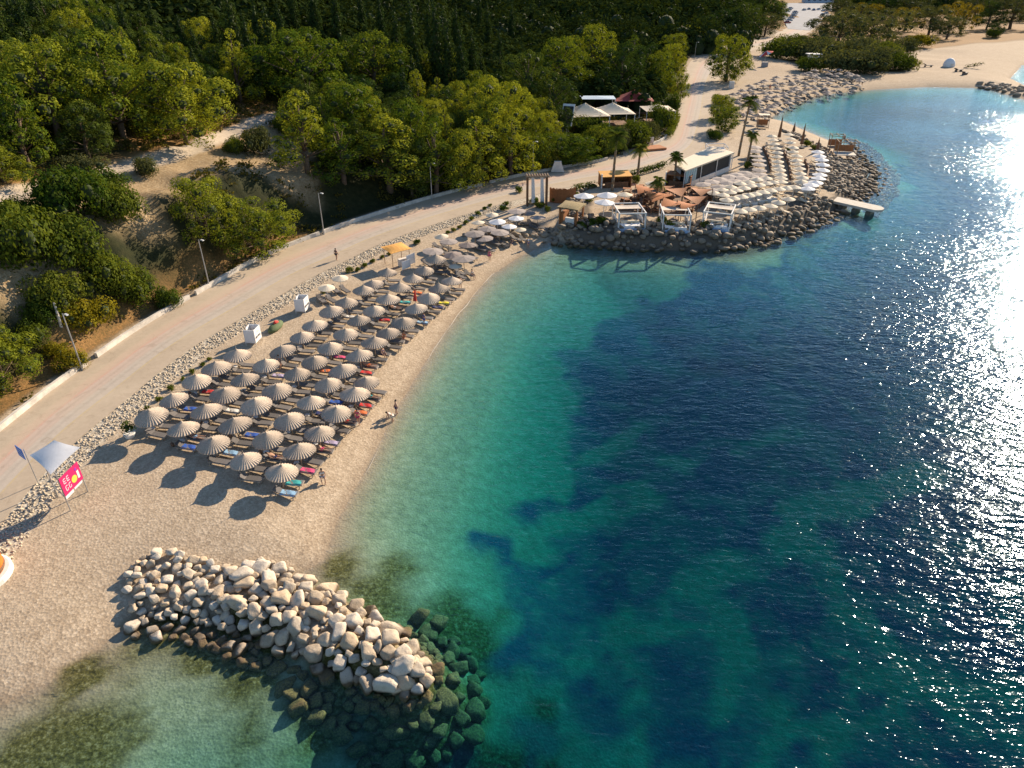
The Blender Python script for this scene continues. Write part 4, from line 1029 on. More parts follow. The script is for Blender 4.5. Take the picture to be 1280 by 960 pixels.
# ------------------------------------------------------------------ people
M_SKIN = simple('skin', (.46,.27,.18), .6, .08, 6); M_HAIR = simple('dark_hair', (.03,.02,.015), .7, .2, 8)
def person(pose, loc, rz, top, bottom, label, top_on=True):
    """one skinned body grown over a posed skeleton; clothes are thicker shells of the same skeleton"""
    J = {'pel': (0,0,.95), 'waist': (0,0,1.10), 'chest': (0,0,1.33), 'neck': (0,0,1.47), 'head': (.01,0,1.56), 'crown': (0,0,1.69)}
    for s, k in ((1, 'l'), (-1, 'r')):
        J['hip'+k] = (0, s*.10, .90); J['kn'+k] = (.03+.04*s, s*.11, .50); J['an'+k] = (-.03+.10*s, s*.12, .09); J['toe'+k] = (.13+.10*s, s*.14, .035)
        J['sh'+k] = (0, s*.19, 1.40); J['el'+k] = (-.03-.05*s, s*.26, 1.12); J['wr'+k] = (.06-.08*s, s*.28, .87); J['ha'+k] = (.09-.09*s, s*.28, .79)
    if pose == 'lie':
        def f(p): x, y, z = p; return (-(z-.95)*1.0, y, .52+x*.6)
        J = {k: f(p) for k, p in J.items()}
        for k in J:
            if k[:2] in ('pe','wa','ch','ne','he','cr','sh','el','wr','ha'): x, y, z = J[k]; J[k] = (x, y, z+max(0, -x)*.45)
    if pose == 'sit':
        for s, k in ((1, 'l'), (-1, 'r')):
            J['kn'+k] = (.40, s*.14, .90+.02); J['an'+k] = (.44, s*.13, .50); J['toe'+k] = (.58, s*.14, .46)
            J['wr'+k] = (.26, s*.20, 1.02); J['el'+k] = (.08, s*.25, 1.12); J['ha'+k] = (.33, s*.16, 1.0)
        J = {k: (x, y, z-.46) for k, (x, y, z) in J.items()}
    if pose == 'bend':
        for k in list(J):
            if k[:2] in ('wa','ch','ne','he','cr','sh'):
                x, y, z = J[k]; dz = z-.95; J[k] = (x+dz*.75, y, .95+dz*.62)
        for s, k in ((1, 'l'), (-1, 'r')): J['el'+k] = (.42, s*.2, .93); J['wr'+k] = (.55, s*.15, .72); J['ha'+k] = (.60, s*.13, .65)
        J = {k: (x, y, z-.25) for k, (x, y, z) in J.items()}
    Ed = [('pel','waist'),('waist','chest'),('chest','neck'),('neck','head'),('head','crown')]
    for k in 'lr': Ed += [('pel','hip'+k),('hip'+k,'kn'+k),('kn'+k,'an'+k),('an'+k,'toe'+k),('chest','sh'+k),('sh'+k,'el'+k),('el'+k,'wr'+k),('wr'+k,'ha'+k)]
    Rad = {'pel': .135,'waist': .12,'chest': .145,'neck': .055,'head': .10,'crown': .085,'hip': .10,'kn': .06,'an': .042,'toe': .035,'sh': .065,'el': .045,'wr': .03,'ha': .032}
    for k in 'lr':                                  # fingers and thumb leave the palm
        h = Vector(J['ha'+k]); w0 = Vector(J['wr'+k]); d = (h-w0).normalized(); side = d.cross(Vector((0,1,0))).normalized() if abs(d.y) < .9 else Vector((1,0,0))
        for q in range(4):
            nm = 'fi%d%s' % (q, k); J[nm] = tuple(h+d*(.075-.01*abs(q-1.3))+side*(.022*(q-1.5))); Ed.append(('ha'+k, nm)); Rad[nm] = .009
        J['th'+k] = tuple(w0+(h-w0)*.6+side*.055); Ed.append(('ha'+k, 'th'+k)); Rad['th'+k] = .010
    def grow(name, keys, edges, extra, m, parent):
        ks = [k for k in keys]; ix = {k: i for i, k in enumerate(ks)}
        me = bpy.data.meshes.new(name); me.from_pydata([J[k] for k in ks], [(ix[a], ix[b]) for a, b in edges], []); me.update()
        ob = bpy.data.objects.new(name, me); COL.objects.link(ob)
        ob.modifiers.new('skin', 'SKIN'); sv = me.skin_vertices[0].data
        for k in ks:
            r_ = Rad.get(k, Rad.get(k[:-1], .05))+extra; sv[ix[k]].radius = (r_, r_)
        sv[0].use_root = True
        ss = ob.modifiers.new('sub', 'SUBSURF'); ss.levels = 1; ss.render_levels = 1
        dg = bpy.context.evaluated_depsgraph_get(); me2 = bpy.data.meshes.new_from_object(ob.evaluated_get(dg)); ob.modifiers.clear(); ob.data = me2
        me2.materials.clear(); me2.materials.append(m); me2.polygons.foreach_set('use_smooth', [True]*len(me2.polygons))
        ob.parent = parent; return ob
    root = empty('person', loc, rz, label, 'person')
    grow('body', ['pel']+[k for k in J if k != 'pel'], Ed, 0, M_SKIN, root)
    bk = ['pel','hipl','hipr']; J['tl'] = tuple((Vector(J['hipl'])+Vector(J['knl']))*.5); J['tr'] = tuple((Vector(J['hipr'])+Vector(J['knr']))*.5); Rad['t'] = .085
    grow('shorts', ['pel','hipl','hipr','tl','tr'], [('pel','hipl'),('pel','hipr'),('hipl','tl'),('hipr','tr')], .014, bottom, root)
    if top_on: grow('shirt', ['chest','waist','shl','shr'], [('chest','waist'),('chest','shl'),('chest','shr')], .014, top, root)
    hd = Vector(J['head']); cr_ = Vector(J['crown']); v, f = ICO2
    hv = v*np.array([.105,.098,.10])+np.array((hd*.35+cr_*.65)+Vector((-.02,0,.012))); mesh_from('hair', hv, f, M_HAIR, True, root)
    up = (cr_-hd).normalized(); fw = Vector((1,0,0)) if abs(up.x) < .8 else Vector((0,0,1))
    fm = MB(); c = hd+up*.035
    for s in (-1, 1): fm.box(c+fw*.098+Vector((0,s*.032,0)), (.012,.018,.010))
    fm.build('eyes', M_HAIR, root)
    MB().box(hd+fw*.105+up*.0, (.03,.02,.035)).box(hd+fw*.095-up*.045, (.012,.045,.010)).build('nose_and_mouth', M_SKIN, root)
    return root
def pz(x, y): return float(zgrid(x, y))
MD = TM
def put_person(pose, u, v, rz, top, bot, label, ton=True, z=None):
    x, y = flat(u, v, 1.5 if z is None else z); zz = max(pz(x, y), -.35) if z is None else z
    person(pose, (x, y, zz), rz, top, bot, label, ton)
put_person('stand', 421, 325, R(60), M_BLACK, M_BLACK, 'person in dark clothes walking along the sunlit road')
put_person('stand', 351, 461, R(20), MD['blue'], MD['navy'], 'person in a blue top standing among the straw umbrellas')
put_person('bend', 491, 527, R(200), MD['white'], MD['white'], 'person in white bending down at the water edge', True, -.02)
put_person('stand', 496, 519, R(200), MD['red'], MD['navy'], 'bare-chested person in dark shorts standing at the water edge', False, -.1)
put_person('stand', 962, 112, R(30), MD['red'], MD['red'], 'person in red standing among the far grey umbrellas')
put_person('stand', 1078, 104, R(120), MD['navy'], M_BLACK, 'person in dark clothes at the end of the far umbrellas')
put_person('stand', 1011, 86, R(190), MD['red'], MD['navy'], 'person in red standing below the white lifeguard cabin')
put_person('stand', 998, 120, R(0), MD['orange'], MD['navy'], 'person with orange top on the far shoreline')
put_person('stand', 1054, 178, R(0), MD['navy'], M_BLACK, 'person in dark clothes standing on the rocks by the bathing deck', True, 1.2)
put_person('sit', 590, 338, R(-40), MD['white'], MD['navy'], 'person sitting on the sand near the shaded rocks')
put_person('stand', 660, 300, R(-40), MD['light blue'], MD['navy'], 'person in a light blue top by the shaded corner of the bay')
for (u, v, c, lb) in [(437,509,'red','lounger at the seaward edge, fourth row'),(469,462,'orange','lounger by the far seaward corner'),(361,577,'navy','lounger in the row closest to the sea'),(420,548,'pink','lounger beside the lilac towel'),
                      (450,508,'teal','lounger nearest the orange towel'),(503,388,'white','lounger in the upper rows'),(235,540,'light blue','lounger at the jetty end of the rows')]:
    x, y = flat(u, v, 1.5); best = min((q for q in LOUNGERS if id(q[2]) not in usedL), key=lambda q: (q[0]-x)**2+(q[1]-y)**2); usedL.add(id(best[2]))
    person('lie', (best[0], best[1], best[2].location.z), best[3], MD[c], MD[c], f'sunbather in {c} swimwear lying on a {lb}', False)

for (u, v, c, lb, ps) in [(330,512,'teal','beside the third row of straw umbrellas','sit'),(452,482,'red','on the sand below the seaward umbrellas','sit'),(478,440,'navy','between the last umbrellas and the sea','sit'),(505,418,'orange','on the shingle near the upper seaward umbrellas','sit'),
                      (402,590,'white','on the open shingle below the umbrella field','sit'),(530,398,'blue','near the waterline of the upper beach','stand'),(447,520,'pink','walking between the orange towel and the sea','stand'),(575,352,'red','at the waterline below the grey canopies','stand'),
                      (640,300,'navy','in the shaded corner of the bay','sit'),(612,318,'pink','on the sand near the shaded rocks','stand'),(925,118,'white','behind the far umbrellas near the white box','stand'),(1040,97,'blue','among the upper far umbrellas','stand'),(958,136,'navy','by the palms end of the far beach','stand')]:
    put_person(ps, u, v, rnd.uniform(0, 6.28), MD[c], MD[c], f'person with {c} clothing {"sitting" if ps == "sit" else "standing" if not lb.startswith("walking") else ""} {lb}'.replace('  ', ' '))
bagp = empty('beach_bag'); tag(bagp, 'bag', 'bag')
V, F = ICO2; mesh_from('bag_body', V*np.array([.26,.15,.20])+np.array([0,0,.18]), F, simple('bag_cloth', (.35,.20,.12), .9, .3, 4, rndvar=.6), True, bagp)
MB().path([(-.14,0,.32),(-.08,0,.48),(.08,0,.48),(.14,0,.32)], [.012]*4, 5).build('bag_handle', M_BROWN, bagp); BAG = Proto(bagp)
for i in range(0, 26):
    q = UMB[(i*7+3) % len(UMB)]; rn = [n for n, l in ROWS]; k_ = (i*7+3) % len(UMB); a_ = 0
    for rname, l in ROWS:
        if k_ < a_+len(l): break
        a_ += len(l)
    x, y = q[0]-bdx[0]*.9+rnd.uniform(-.4, .4), q[1]-bdx[1]*.9+rnd.uniform(-.4, .4)
    BAG.put((x, y, pz(x, y)), rnd.uniform(0, 6), f'brown beach bag on the sand by {ORD[k_-a_]} straw umbrella, row {rname}', 'beach bags under the straw umbrellas')
# ------------------------------------------------------------------ other parasols on the near beach
def FP(u, v, z): x, y = flat(u, v, z); return Vector((x, y, z))
def lm(name, label, cat, group=None, loc=(0,0,0), rz=0): return empty(name, loc, rz, label, cat, group)
WPAR = umbrella_proto('parasol', 1.2, 1.95, 2.35, M_CREAM, 8, .0, M_WHITE, 0, False)
WPAR2 = umbrella_proto('parasol', 1.35, 2.0, 2.45, M_CANVASW, 8, .012, M_WHITE, .02, False)
GPAR = umbrella_proto('parasol', 1.45, 1.9, 2.15, M_GREYC, 8, .015, M_WOODP, .04, False)
TPAR = umbrella_proto('parasol', 1.35, 1.85, 2.25, M_TAUPE, 10, .015, M_WOODP, .04, False)
def place_par(P, u, v, label, group, h=2.1, sc=1.0):
    z0 = 1.5
    for _ in range(3):
        x, y = flat(u, v, z0+h*sc); z0 = float(zgrid(x, y))
    o = P.put((x, y, z0), rnd.uniform(0, 6.28), label, group, sc); o.rotation_euler = (rnd.uniform(-.06, .06), rnd.uniform(-.06, .06), rnd.uniform(0, 6.28)); return (x, y, z0)
for P_, u, v, sc, lb in [(WPAR,407,358,.85,'cream parasol at the rubble strip, nearer of two'),(WPAR,424,346,.85,'cream parasol at the rubble strip, farther of two'),(WPAR,552,294,.85,'cream parasol between rubble strip and grey canopies'),
                   (WPAR,598,277,.85,'cream parasol beside the rubble strip, left of its pair'),(WPAR,615,267,.85,'cream parasol beside the rubble strip, right of its pair'),(WPAR,570,331,.75,'small pale parasol beside the flat grey canopy by the sea'),
                   (GPAR,580,321,1.1,'flat grey parasol nearest the water past the straw rows'),(GPAR,540,312,1.0,'grey parasol behind the orange-roofed kiosk'),(GPAR,594,290,1.0,'grey parasol in shade beside the rubble strip'),
                   (GPAR,624,288,.95,'grey parasol with pale top by the shaded beach'),(WPAR2,622,276,.95,'lilac-white parasol by the shaded beach'),(WPAR2,645,272,.9,'off-white parasol by the tall wooden gate'),
                   (GPAR,646,262,1.0,'grey parasol below the tall wooden gate'),(GPAR,560,300,.9,'grey parasol next to the cream parasol by the rubble'),(TPAR,660,264,.9,'taupe parasol below the tall wooden gate'),
                   (GPAR,606,296,.9,'grey parasol on open sand past the shaded pair'),(TPAR,584,304,.95,'taupe parasol behind the flat grey canopy'),(WPAR2,636,282,.85,'white parasol over the shaded sand corner'),(GPAR,610,284,.85,'grey parasol between the two cream ones and sand'),(TPAR,566,316,.95,'taupe parasol left of the flat grey canopy'),(GPAR,672,270,.85,'grey parasol by the thatched hut side'),(WPAR,650,285,.8,'small cream parasol over the shaded shore')]:
    x, y, z = place_par(P_, u, v, lb, 'odd parasols past the straw rows', 2.15, sc)
    for s in (-1, 1):
        px, py = x+s*.6, y-.5; LOUNG.put((px, py, pz(px, py)), R(-45)+rnd.uniform(-.2, .2), f'{"near" if s < 0 else "far"} grey lounger under {lb}', 'loungers under the odd parasols')
# closed red parasol
r_ = lm('closed_parasol', 'closed red parasol leaning among the upper straw umbrellas', 'parasol', None, (*flat(519, 380, 1.4), pz(*flat(519, 380, 1.4))))
MB().tube((0,0,.9), (.1,0,2.3), .24, .06, 8).build('folded_canopy', M_REDB, r_); MB().tube((0,0,-.2), (.12,0,2.45), .03, .03).build('pole', M_WOODP, r_)
# ------------------------------------------------------------------ lifeguard-style kiosk with banner and the blue sign
A_, B_, C_ = FP(88.7, 639.3, 1.3), FP(110.5, 616, 1.3), FP(73.3, 622.7, 1.3)
D_ = C_+(B_-A_)
k = lm('sign_stand', 'tall pole stand with white tent roof and pink banner by the road', 'stand')
up = lambda p, z: Vector((p.x, p.y, z))
for p in (A_, B_, C_, D_): MB().tube(up(p, .9), up(p, 5.0), .045, .04).build('pole', M_STEEL, k)
f = MB()
def between(p, q, s): return p+(q-p)*s
a0, b0 = A_, B_; n = (B_-A_).normalized(); nrm = Vector((n.y, -n.x, 0))
# banner sheet
def sheet(mb, p, q, z0, z1, off, th=.02, s0=0, s1=1, mi=0):
    a = between(p, q, s0)+nrm*off; b = between(p, q, s1)+nrm*off
    V = [up(a, z0), up(b, z0), up(b, z1), up(a, z1)]; V2 = [v+nrm*th for v in V]
    mb.add(V+V2, [(0,3,2,1),(4,5,6,7),(0,1,5,4),(1,2,6,5),(2,3,7,6),(3,0,4,7)], mi)
bm_ = MB(); sheet(bm_, A_, B_, 2.75, 4.35, .05); ban = bm_.build('banner', M_PINK, k)
lt = MB()
def stroke(s0, s1, z0, z1, mi=0): sheet(lt, A_, B_, z0, z1, .075, .006, s0, s1, mi)
# big pale letters (upper word E J, lower word C E), yellow disc, purple and white marks
for (s, z) in ((.13, 3.62), (.30, 3.62)):
    stroke(s, s+.03, z, z+.45); stroke(s, s+.12, z+.38, z+.45); stroke(s, s+.12, z+.18, z+.24); stroke(s, s+.12, z, z+.07)
for (s, z) in ((.13, 3.0), (.30, 3.0)):
    stroke(s, s+.03, z, z+.45); stroke(s, s+.12, z+.38, z+.45); stroke(s, s+.12, z, z+.07); stroke(s+.09, s+.12, z, z+.2)
lt.build('print', M_PINKW, k)
yl = MB(); cc_ = up(between(A_, B_, .62), 3.35)+nrm*.075; yl.tube(cc_, cc_+nrm*.008, .30, .30, 20).build('yellow_disc', M_YEL, k)
pp = MB(); cc_ = up(between(A_, B_, .80), 3.95)+nrm*.075; pp.tube(cc_, cc_+nrm*.008, .12, .12, 12).build('purple_dot', M_PURP, k)
wp = MB(); sheet(wp, A_, B_, 3.1, 3.75, .076, .006, .80, .90); wp.build('pale_mark', M_WHITE, k)
lb_ = MB(); sheet(lb_, A_, B_, 2.48, 2.72, .05, .02, .0, .42); sheet(lb_, A_, B_, 2.55, 2.72, .05, .02, .48, .9); lb_.build('lower_board', M_WHITE, k)
# hypar canopy
def patch(c00, c10, c11, c01, n=10, sag=.0, th=.03):
    mb = MB(); V = []
    for i in range(n+1):
        for j in range(n+1):
            s, t_ = i/n, j/n
            p = c00*(1-s)*(1-t_)+c10*s*(1-t_)+c11*s*t_+c01*(1-s)*t_
            cen = (c00+c10+c11+c01)/4; e = 1-(1-4*s*(1-s))*1.0
            pull = .05*(max(0, 1-4*s*(1-s))*4*t_*(1-t_)+max(0, 1-4*t_*(1-t_))*4*s*(1-s))
            p = p+(cen-p)*pull; p.z += sag*16*s*(1-s)*t_*(1-t_); V.append(p)
    F = [(i*(n+1)+j, (i+1)*(n+1)+j, (i+1)*(n+1)+j+1, i*(n+1)+j+1) for i in range(n) for j in range(n)]
    mb.add(V, F); mb.add([v-Vector((0,0,th)) for v in V], [q[::-1] for q in F]); return mb
patch(FP(63.5,593,4.9), FP(100,559,5.5), FP(62,556,5.9)+Vector((0,.6,0)), FP(37,569,5.3), 10, .08).build('tent_roof', M_CANVASW, k)
fr_ = MB()
for z in (2.6, 4.8):
    for p, q in ((A_,B_),(B_,D_),(D_,C_),(C_,A_)): fr_.tube(up(p, z), up(q, z), .03)
fr_.build('cross_bars', M_STEEL, k)
MB().box((A_+B_+C_+D_)/4+Vector((.25,-.3,-.02)), (3.0, 2.4, .12), math.atan2(n.y, n.x)).build('footing', M_CONC, k)
s = lm('road_sign', 'square blue sign on a thin pole by the pale rubble', 'sign')
b = FP(47.8, 604, 1.5); MB().tube(b-Vector((0,0,.3)), b+Vector((0,0,3.3)), .035).build('pole', M_STEEL, s)
rzb = R(-35)
MB().box(b+Vector((-.35,0,3.0)), (1.05, .04, .95), rzb).build('panel', M_BLUE, s); 
bb2 = MB(); fwd = Vector((math.sin(rzb)*-1, -math.cos(rzb)*1, 0)).normalized()
cpt = b+Vector((-.35,0,3.0))+Vector((math.sin(rzb), -math.cos(rzb), 0))*.025
bb2.box(cpt, (.95,.012,.04), rzb).box(cpt+Vector((0,0,.25)), (.6,.012,.07), rzb).box(cpt+Vector((0,0,-.25)), (.6,.012,.07), rzb).build('white_marks', simple('sign_print', (.35,.5,.75), .6), s)
# ------------------------------------------------------------------ orange and white rounded kiosk at the picture's edge
o_ = lm('round_kiosk', 'orange rounded kiosk on a white base, cut by the left edge', 'kiosk')
c = FP(-24, 722, 1.3)
def lathe(mb, c, prof, n=28, mi=0):
    V = [(c.x+r*math.cos(2*math.pi*i/n), c.y+r*math.sin(2*math.pi*i/n), c.z+z) for r, z in prof for i in range(n)]
    F = [(j*n+i, j*n+(i+1) % n, (j+1)*n+(i+1) % n, (j+1)*n+i) for j in range(len(prof)-1) for i in range(n)]
    return mb.add(V, F, mi)
lathe(MB(), c, [(0,.35),(1.75,.36),(1.9,.28),(1.9,-.3)]).build('base', M_WHITE, o_)
lathe(MB(), c, [(1.45,.3),(1.55,.8),(1.5,1.5),(1.25,1.9),(.9,2.05)]).build('body', simple('orange_shell', (.78,.17,.02), .45, .15, 2), o_)
lathe(MB(), c, [(0,2.3),(.6,2.25),(.95,2.05),(.95,1.98)]).build('top', simple('blue_grey_shell', (.40,.46,.60), .5), o_)
lathe(MB(), c, [(1.50,.42),(1.585,.62),(1.575,.78),(1.54,.79)]).build('dark_band', M_BROWN, o_)
# ------------------------------------------------------------------ changing cabins
for (u, v, lb) in [(318,428,'white fabric changing cabin with dark writing, nearer the jetty'),(379,389,'white fabric changing cabin with dark writing, farther from the jetty')]:
    p = FP(u, v, 1.45); p.z = pz(p.x, p.y); rz = math.atan2(bdx[1], bdx[0])+R(4)
    k = lm('changing_cabin', lb, 'cabin', 'changing cabins', p, rz)
    sh_ = MB(); sh_.box((.55,0,1.05), (.05,1.5,1.5)).box((-.55,.3,1.05), (.05,.9,1.5)).box((0,.73,1.05), (1.1,.05,1.5)).box((0,-.73,1.05), (1.1,.05,1.5)); sh_.build('fabric_walls', M_CANVASW, k)
    for sx in (-.57, .57):
        for sy in (-.76, .76): MB().tube((sx,sy,-.2), (sx,sy,1.95), .03).build('post', M_WHITE, k)
    wr = MB(); q = random.Random(int(u)); y_ = -.62
    while y_ < .55:
        w_ = q.uniform(.05, .11); h_ = q.uniform(.16, .28); wr.box((.582, y_, .85), (.008, .03, h_)); wr.box((.582, y_+w_/2, .85+q.choice((-1, 0, 1))*h_/2), (.008, w_, .035)); wr.box((.582, y_+w_, .85), (.008, .03, h_*q.choice((.5, 1)))); y_ += w_+.07
    wr.box((.582, .1, 1.3), (.008, .5, .03)).box((.582, 0, 1.45), (.008, .3, .03)); wr.build('writing', M_BLACK, k)
b_ = FP(345, 411, 1.45); b_.z = pz(b_.x, b_.y)
k = lm('covered_boat', 'dark covered dinghy with red bundle between the changing cabins', 'boat', None, b_, math.atan2(bdx[0], -bdx[1]))
V, F = ICO2; mesh_from('hull', V*np.array([1.5,.6,.42])+np.array([0,0,.25]), F, M_GRNC, True, k); mesh_from('red_bundle', BGL[0][0]*np.array([.45,.35,.28])+np.array([.2,0,.68]), BGL[0][1], M_REDB, False, k)
# orange-roofed hire kiosk
p = FP(497, 330, 1.45); p.z = pz(p.x, p.y)
k = lm('hire_kiosk', 'small kiosk under a square orange canopy in the straw rows', 'kiosk', None, p, R(38))
for sx in (-1.3, 1.3):
    for sy in (-1.1, 1.1): MB().tube((sx,sy,-.2), (sx,sy,2.3), .04).build('post', M_BROWN, k)
patch(Vector((-1.6,-1.4,2.3)), Vector((1.6,-1.4,2.3)), Vector((1.6,1.4,2.45)), Vector((-1.6,1.4,2.45)), 6, .25).build('canopy', M_ORANGE, k)
MB().box((.4,-.7,.5), (1.2,.5,1.0)).build('counter', M_WHITE, k)
for i, (u, v) in enumerate([(514,331),(508,336)]):
    p = FP(u, v, 1.45); k2 = lm('panel_screen', ['tall white screen panel beside the orange kiosk','low white screen panel in front of the orange kiosk'][i], 'screen', None, (p.x, p.y, pz(p.x, p.y)), R(50))
    MB().box((0,0,.95-.2*i), (1.5,.05,1.4-.3*i)).build('panel', M_CANVASW, k2); 
    for s_ in (-.72, .72): MB().tube((s_,0,-.1), (s_,0,1.75-.4*i), .03).build('post', M_WHITE, k2)
# potted plant with white pot
p = FP(163, 546, 1.45); p.z = pz(p.x, p.y); k = lm('potted_plant', 'leafy plant in a white pot at the jetty end of the straw rows', 'plant', None, p)
lathe(MB(), Vector((0,0,0)), [(0,0),(.38,0),(.5,.35),(.42,.38),(0,.34)]).build('pot', M_WHITE, k)
fo = crown_mesh('leaves', [(0,0,1.0,.5,1.1),(.3,.2,.8,.35,1),(-.25,.2,.9,.35,1),(0,-.3,.8,.35,1)], 300, .16, [M_SHRUB, M_CORE], 5, .5, k)
# shrubs along the rubble strip and in the beach club
SH = [(240,466,.9,'beside the first straw umbrellas'),(229,476,.8,0),(214,487,.9,0),(254,457,.8,0),(262,450,.7,0),(200,500,.8,0),(184,512,.8,0),(404,366,.9,0),(436,340,1.3,0),(447,338,1.0,0),(456,333,1.2,0),(466,327,1.0,0),(478,322,.9,0),(521,304,1.4,0),(486,318,.8,0),
      (560,291,1.0,0),(567,288,1.1,0),(575,284,1.0,0),(582,279,1.2,0),(590,274,1.2,0),(598,268,1.2,0),(606,262,1.1,0),(612,258,1.0,0),(630,262,1.6,0),(648,240,2.0,0),(668,254,2.4,0),(676,258,2.0,0),(684,262,1.6,0),(694,252,1.6,0),(632,256,1.2,0)]
for i, (u, v, s, _) in enumerate(SH):
    p = FP(u, v, 1.5); SMSH[i % 3].put((p.x, p.y, pz(p.x, p.y)), rnd.uniform(0, 6), f'low green shrub at the edge of the rubble strip, {ORD[i] if i < 20 else ORD[i-20]} from {"the jetty end" if i < 20 else "the orange kiosk"}', 'low shrubs along the rubble strip', s)
for i, (u, v, s, lb) in enumerate([(740,281,2.2,'front left of the nearest cabana'),(752,279,2.4,'against the side of the nearest cabana'),(728,282,1.8,'beside the thatched hut'),(828,280,2.4,'between the first two cabanas, left'),(838,284,2.0,'between the first two cabanas, right'),
                               (880,284,1.8,'between the second and third cabana'),(784,224,2.2,'behind the deck beside the second palm'),(775,228,2.0,'behind the deck, left of the second palm'),(792,228,2.4,'behind the deck, right of the second palm'),
                               (1008,182,2.4,'beside the tall closed brown parasol'),(1018,186,2.0,'between the closed brown parasols'),(940,200,2.6,'at the foot of the leaning palm'),(934,210,2.4,'below the leaning palm'),(1022,228,2.0,'at the end of the white parasol curve'),(985,190,1.6,'between the two pale parasol columns'),(720,246,2.4,'behind the thatched hut'),(735,252,2.2,'between thatched hut and white parasols')]):
    p = FP(u, v, 2.0); SMSH[i % 3].put((p.x, p.y, pz(p.x, p.y)), rnd.uniform(0, 6), f'leafy garden shrub {lb}', 'garden shrubs of the beach club', s)
# hedge along the road by the club
def hedge(name, l, w_, h_, label, seed):
    cl = []; P_ = [FP(u, v, 1.6) for u, v in l]
    for a, b in zip(P_[:-1], P_[1:]):
        n_ = max(2, int((b-a).length/.7))
        for i in range(n_):
            q = a+(b-a)*(i/n_); cl.append((q.x, q.y, 1.5+h_*.5, w_*.62, h_/w_*.75))
    o = crown_mesh(name, cl, 110, .2, [M_SHRUB, M_CORE], seed, .5); tag(o, label, 'hedge'); return o
hedge('hedge', [(720,240),(732,237),(746,235)], 1.3, 1.5, 'trimmed hedge along the road behind the white club parasols', 1)
hedge('hedge', [(783,224),(800,219),(818,214),(832,209)], 1.3, 1.5, 'trimmed hedge along the road left of the bar roof', 2)
hedge('hedge', [(836,172),(842,160),(846,148)], 1.6, 1.8, 'tall hedge beside the easternmost white tent', 3)
M_WALLR = simple('weathered_whitewash', (.56,.515,.45), .9, .28, .9, .4)
# ------------------------------------------------------------------ white wall along the road, in runs
segs = [(0,540),(110,456)], [(118,449),(232,375)], [(240,369),(330,322)], [(336,318),(400,294)], [(406,291),(478,266)], [(484,264),(604,232)], [(610,230),(694,212)], [(704,211),(764,201)], [(822,182),(838,171)]
wl = ['leftmost run of the low white road wall, reaching the picture edge','low white road wall below the yellow bush','low white road wall between the second and third lamps','low white road wall ending at the third lamp','low white road wall just past the third lamp','long shaded run of low white road wall under the pines','low white road wall beside the tall wooden gate','low white road wall behind the tallest palm','short curved white wall below the white tents']
for (a, b), lb in zip(segs, wl):
    p, q = FP(*a, 1.5), FP(*b, 1.5); n_ = max(2, int((q-p).length/2)); mb = MB()
    dirv = (q-p).normalized(); off = Vector((-dirv.y, dirv.x, 0))*.25
    L = [p+(q-p)*(i/n_) for i in range(n_+1)]
    # follow the curve of the road edge
    L2 = []
    for c in L:
        dmin = min(range(len(RLs)), key=lambda i: (RLs[i][0]-c.x)**2+(RLs[i][1]-c.y)**2); L2.append(Vector((RLs[dmin][0], RLs[dmin][1], 0)))
    seen = []
    for c in L2:
        if not seen or (c-seen[-1]).length > .3: seen.append(c)
    V = []
    for i, c in enumerate(seen):
        d = (seen[min(i+1, len(seen)-1)]-seen[max(i-1, 0)]).normalized(); nn_ = Vector((-d.y, d.x, 0))
        for o2, z in ((.02,1.1),(.02,2.02),(.33,2.02),(.33,1.1)): V.append(Vector((c.x, c.y, z))+nn_*o2)
    F = []
    for i in range(len(seen)-1):
        for j in range(4): F.append((i*4+j, i*4+(j+1) % 4, (i+1)*4+(j+1) % 4, (i+1)*4+j))
    F += [(0,3,2,1), tuple((len(seen)-1)*4+j for j in range(4))]
    o = mesh_from('road_wall', V, F, M_WALLR); tag(o, lb, 'wall', 'low white walls along the road')
# ------------------------------------------------------------------ street lamps
def lamp():
    root = empty('street_lamp'); tag(root, 'lamp', 'street lamp')
    MB().tube((0,0,-.2), (0,0,.5), .13, .13).tube((0,0,.5), (0,0,6.2), .085, .055, 10).build('pole', M_STEEL, root)
    MB().tube((0,0,6.15), (.55,-.35,6.3), .035, .03).build('arm', M_STEEL, root)
    MB().box((.62,-.4,6.29), (.5,.24,.10), R(-32), taper=.8).build('lamp_head', simple('lamp_casing', (.6,.6,.58), .5), root)
    return Proto(root)
LP = lamp()
for i, (u, v, lb) in enumerate([(103,462,'grey street lamp rising from scrub, nearest the left edge'),(262,359,'grey street lamp beside the wall where it meets shade'),(405,293,'grey street lamp on the wall below the pines'),(540,250,'grey street lamp in shade under the hillside pines'),(666,219,'grey street lamp beside the tall wooden gate'),(868,74,'grey street lamp far up the road by the bend')]):
    p = FP(u, v, 1.5); LP.put((p.x, p.y, 1.5), 0, lb, 'street lamps along the road')
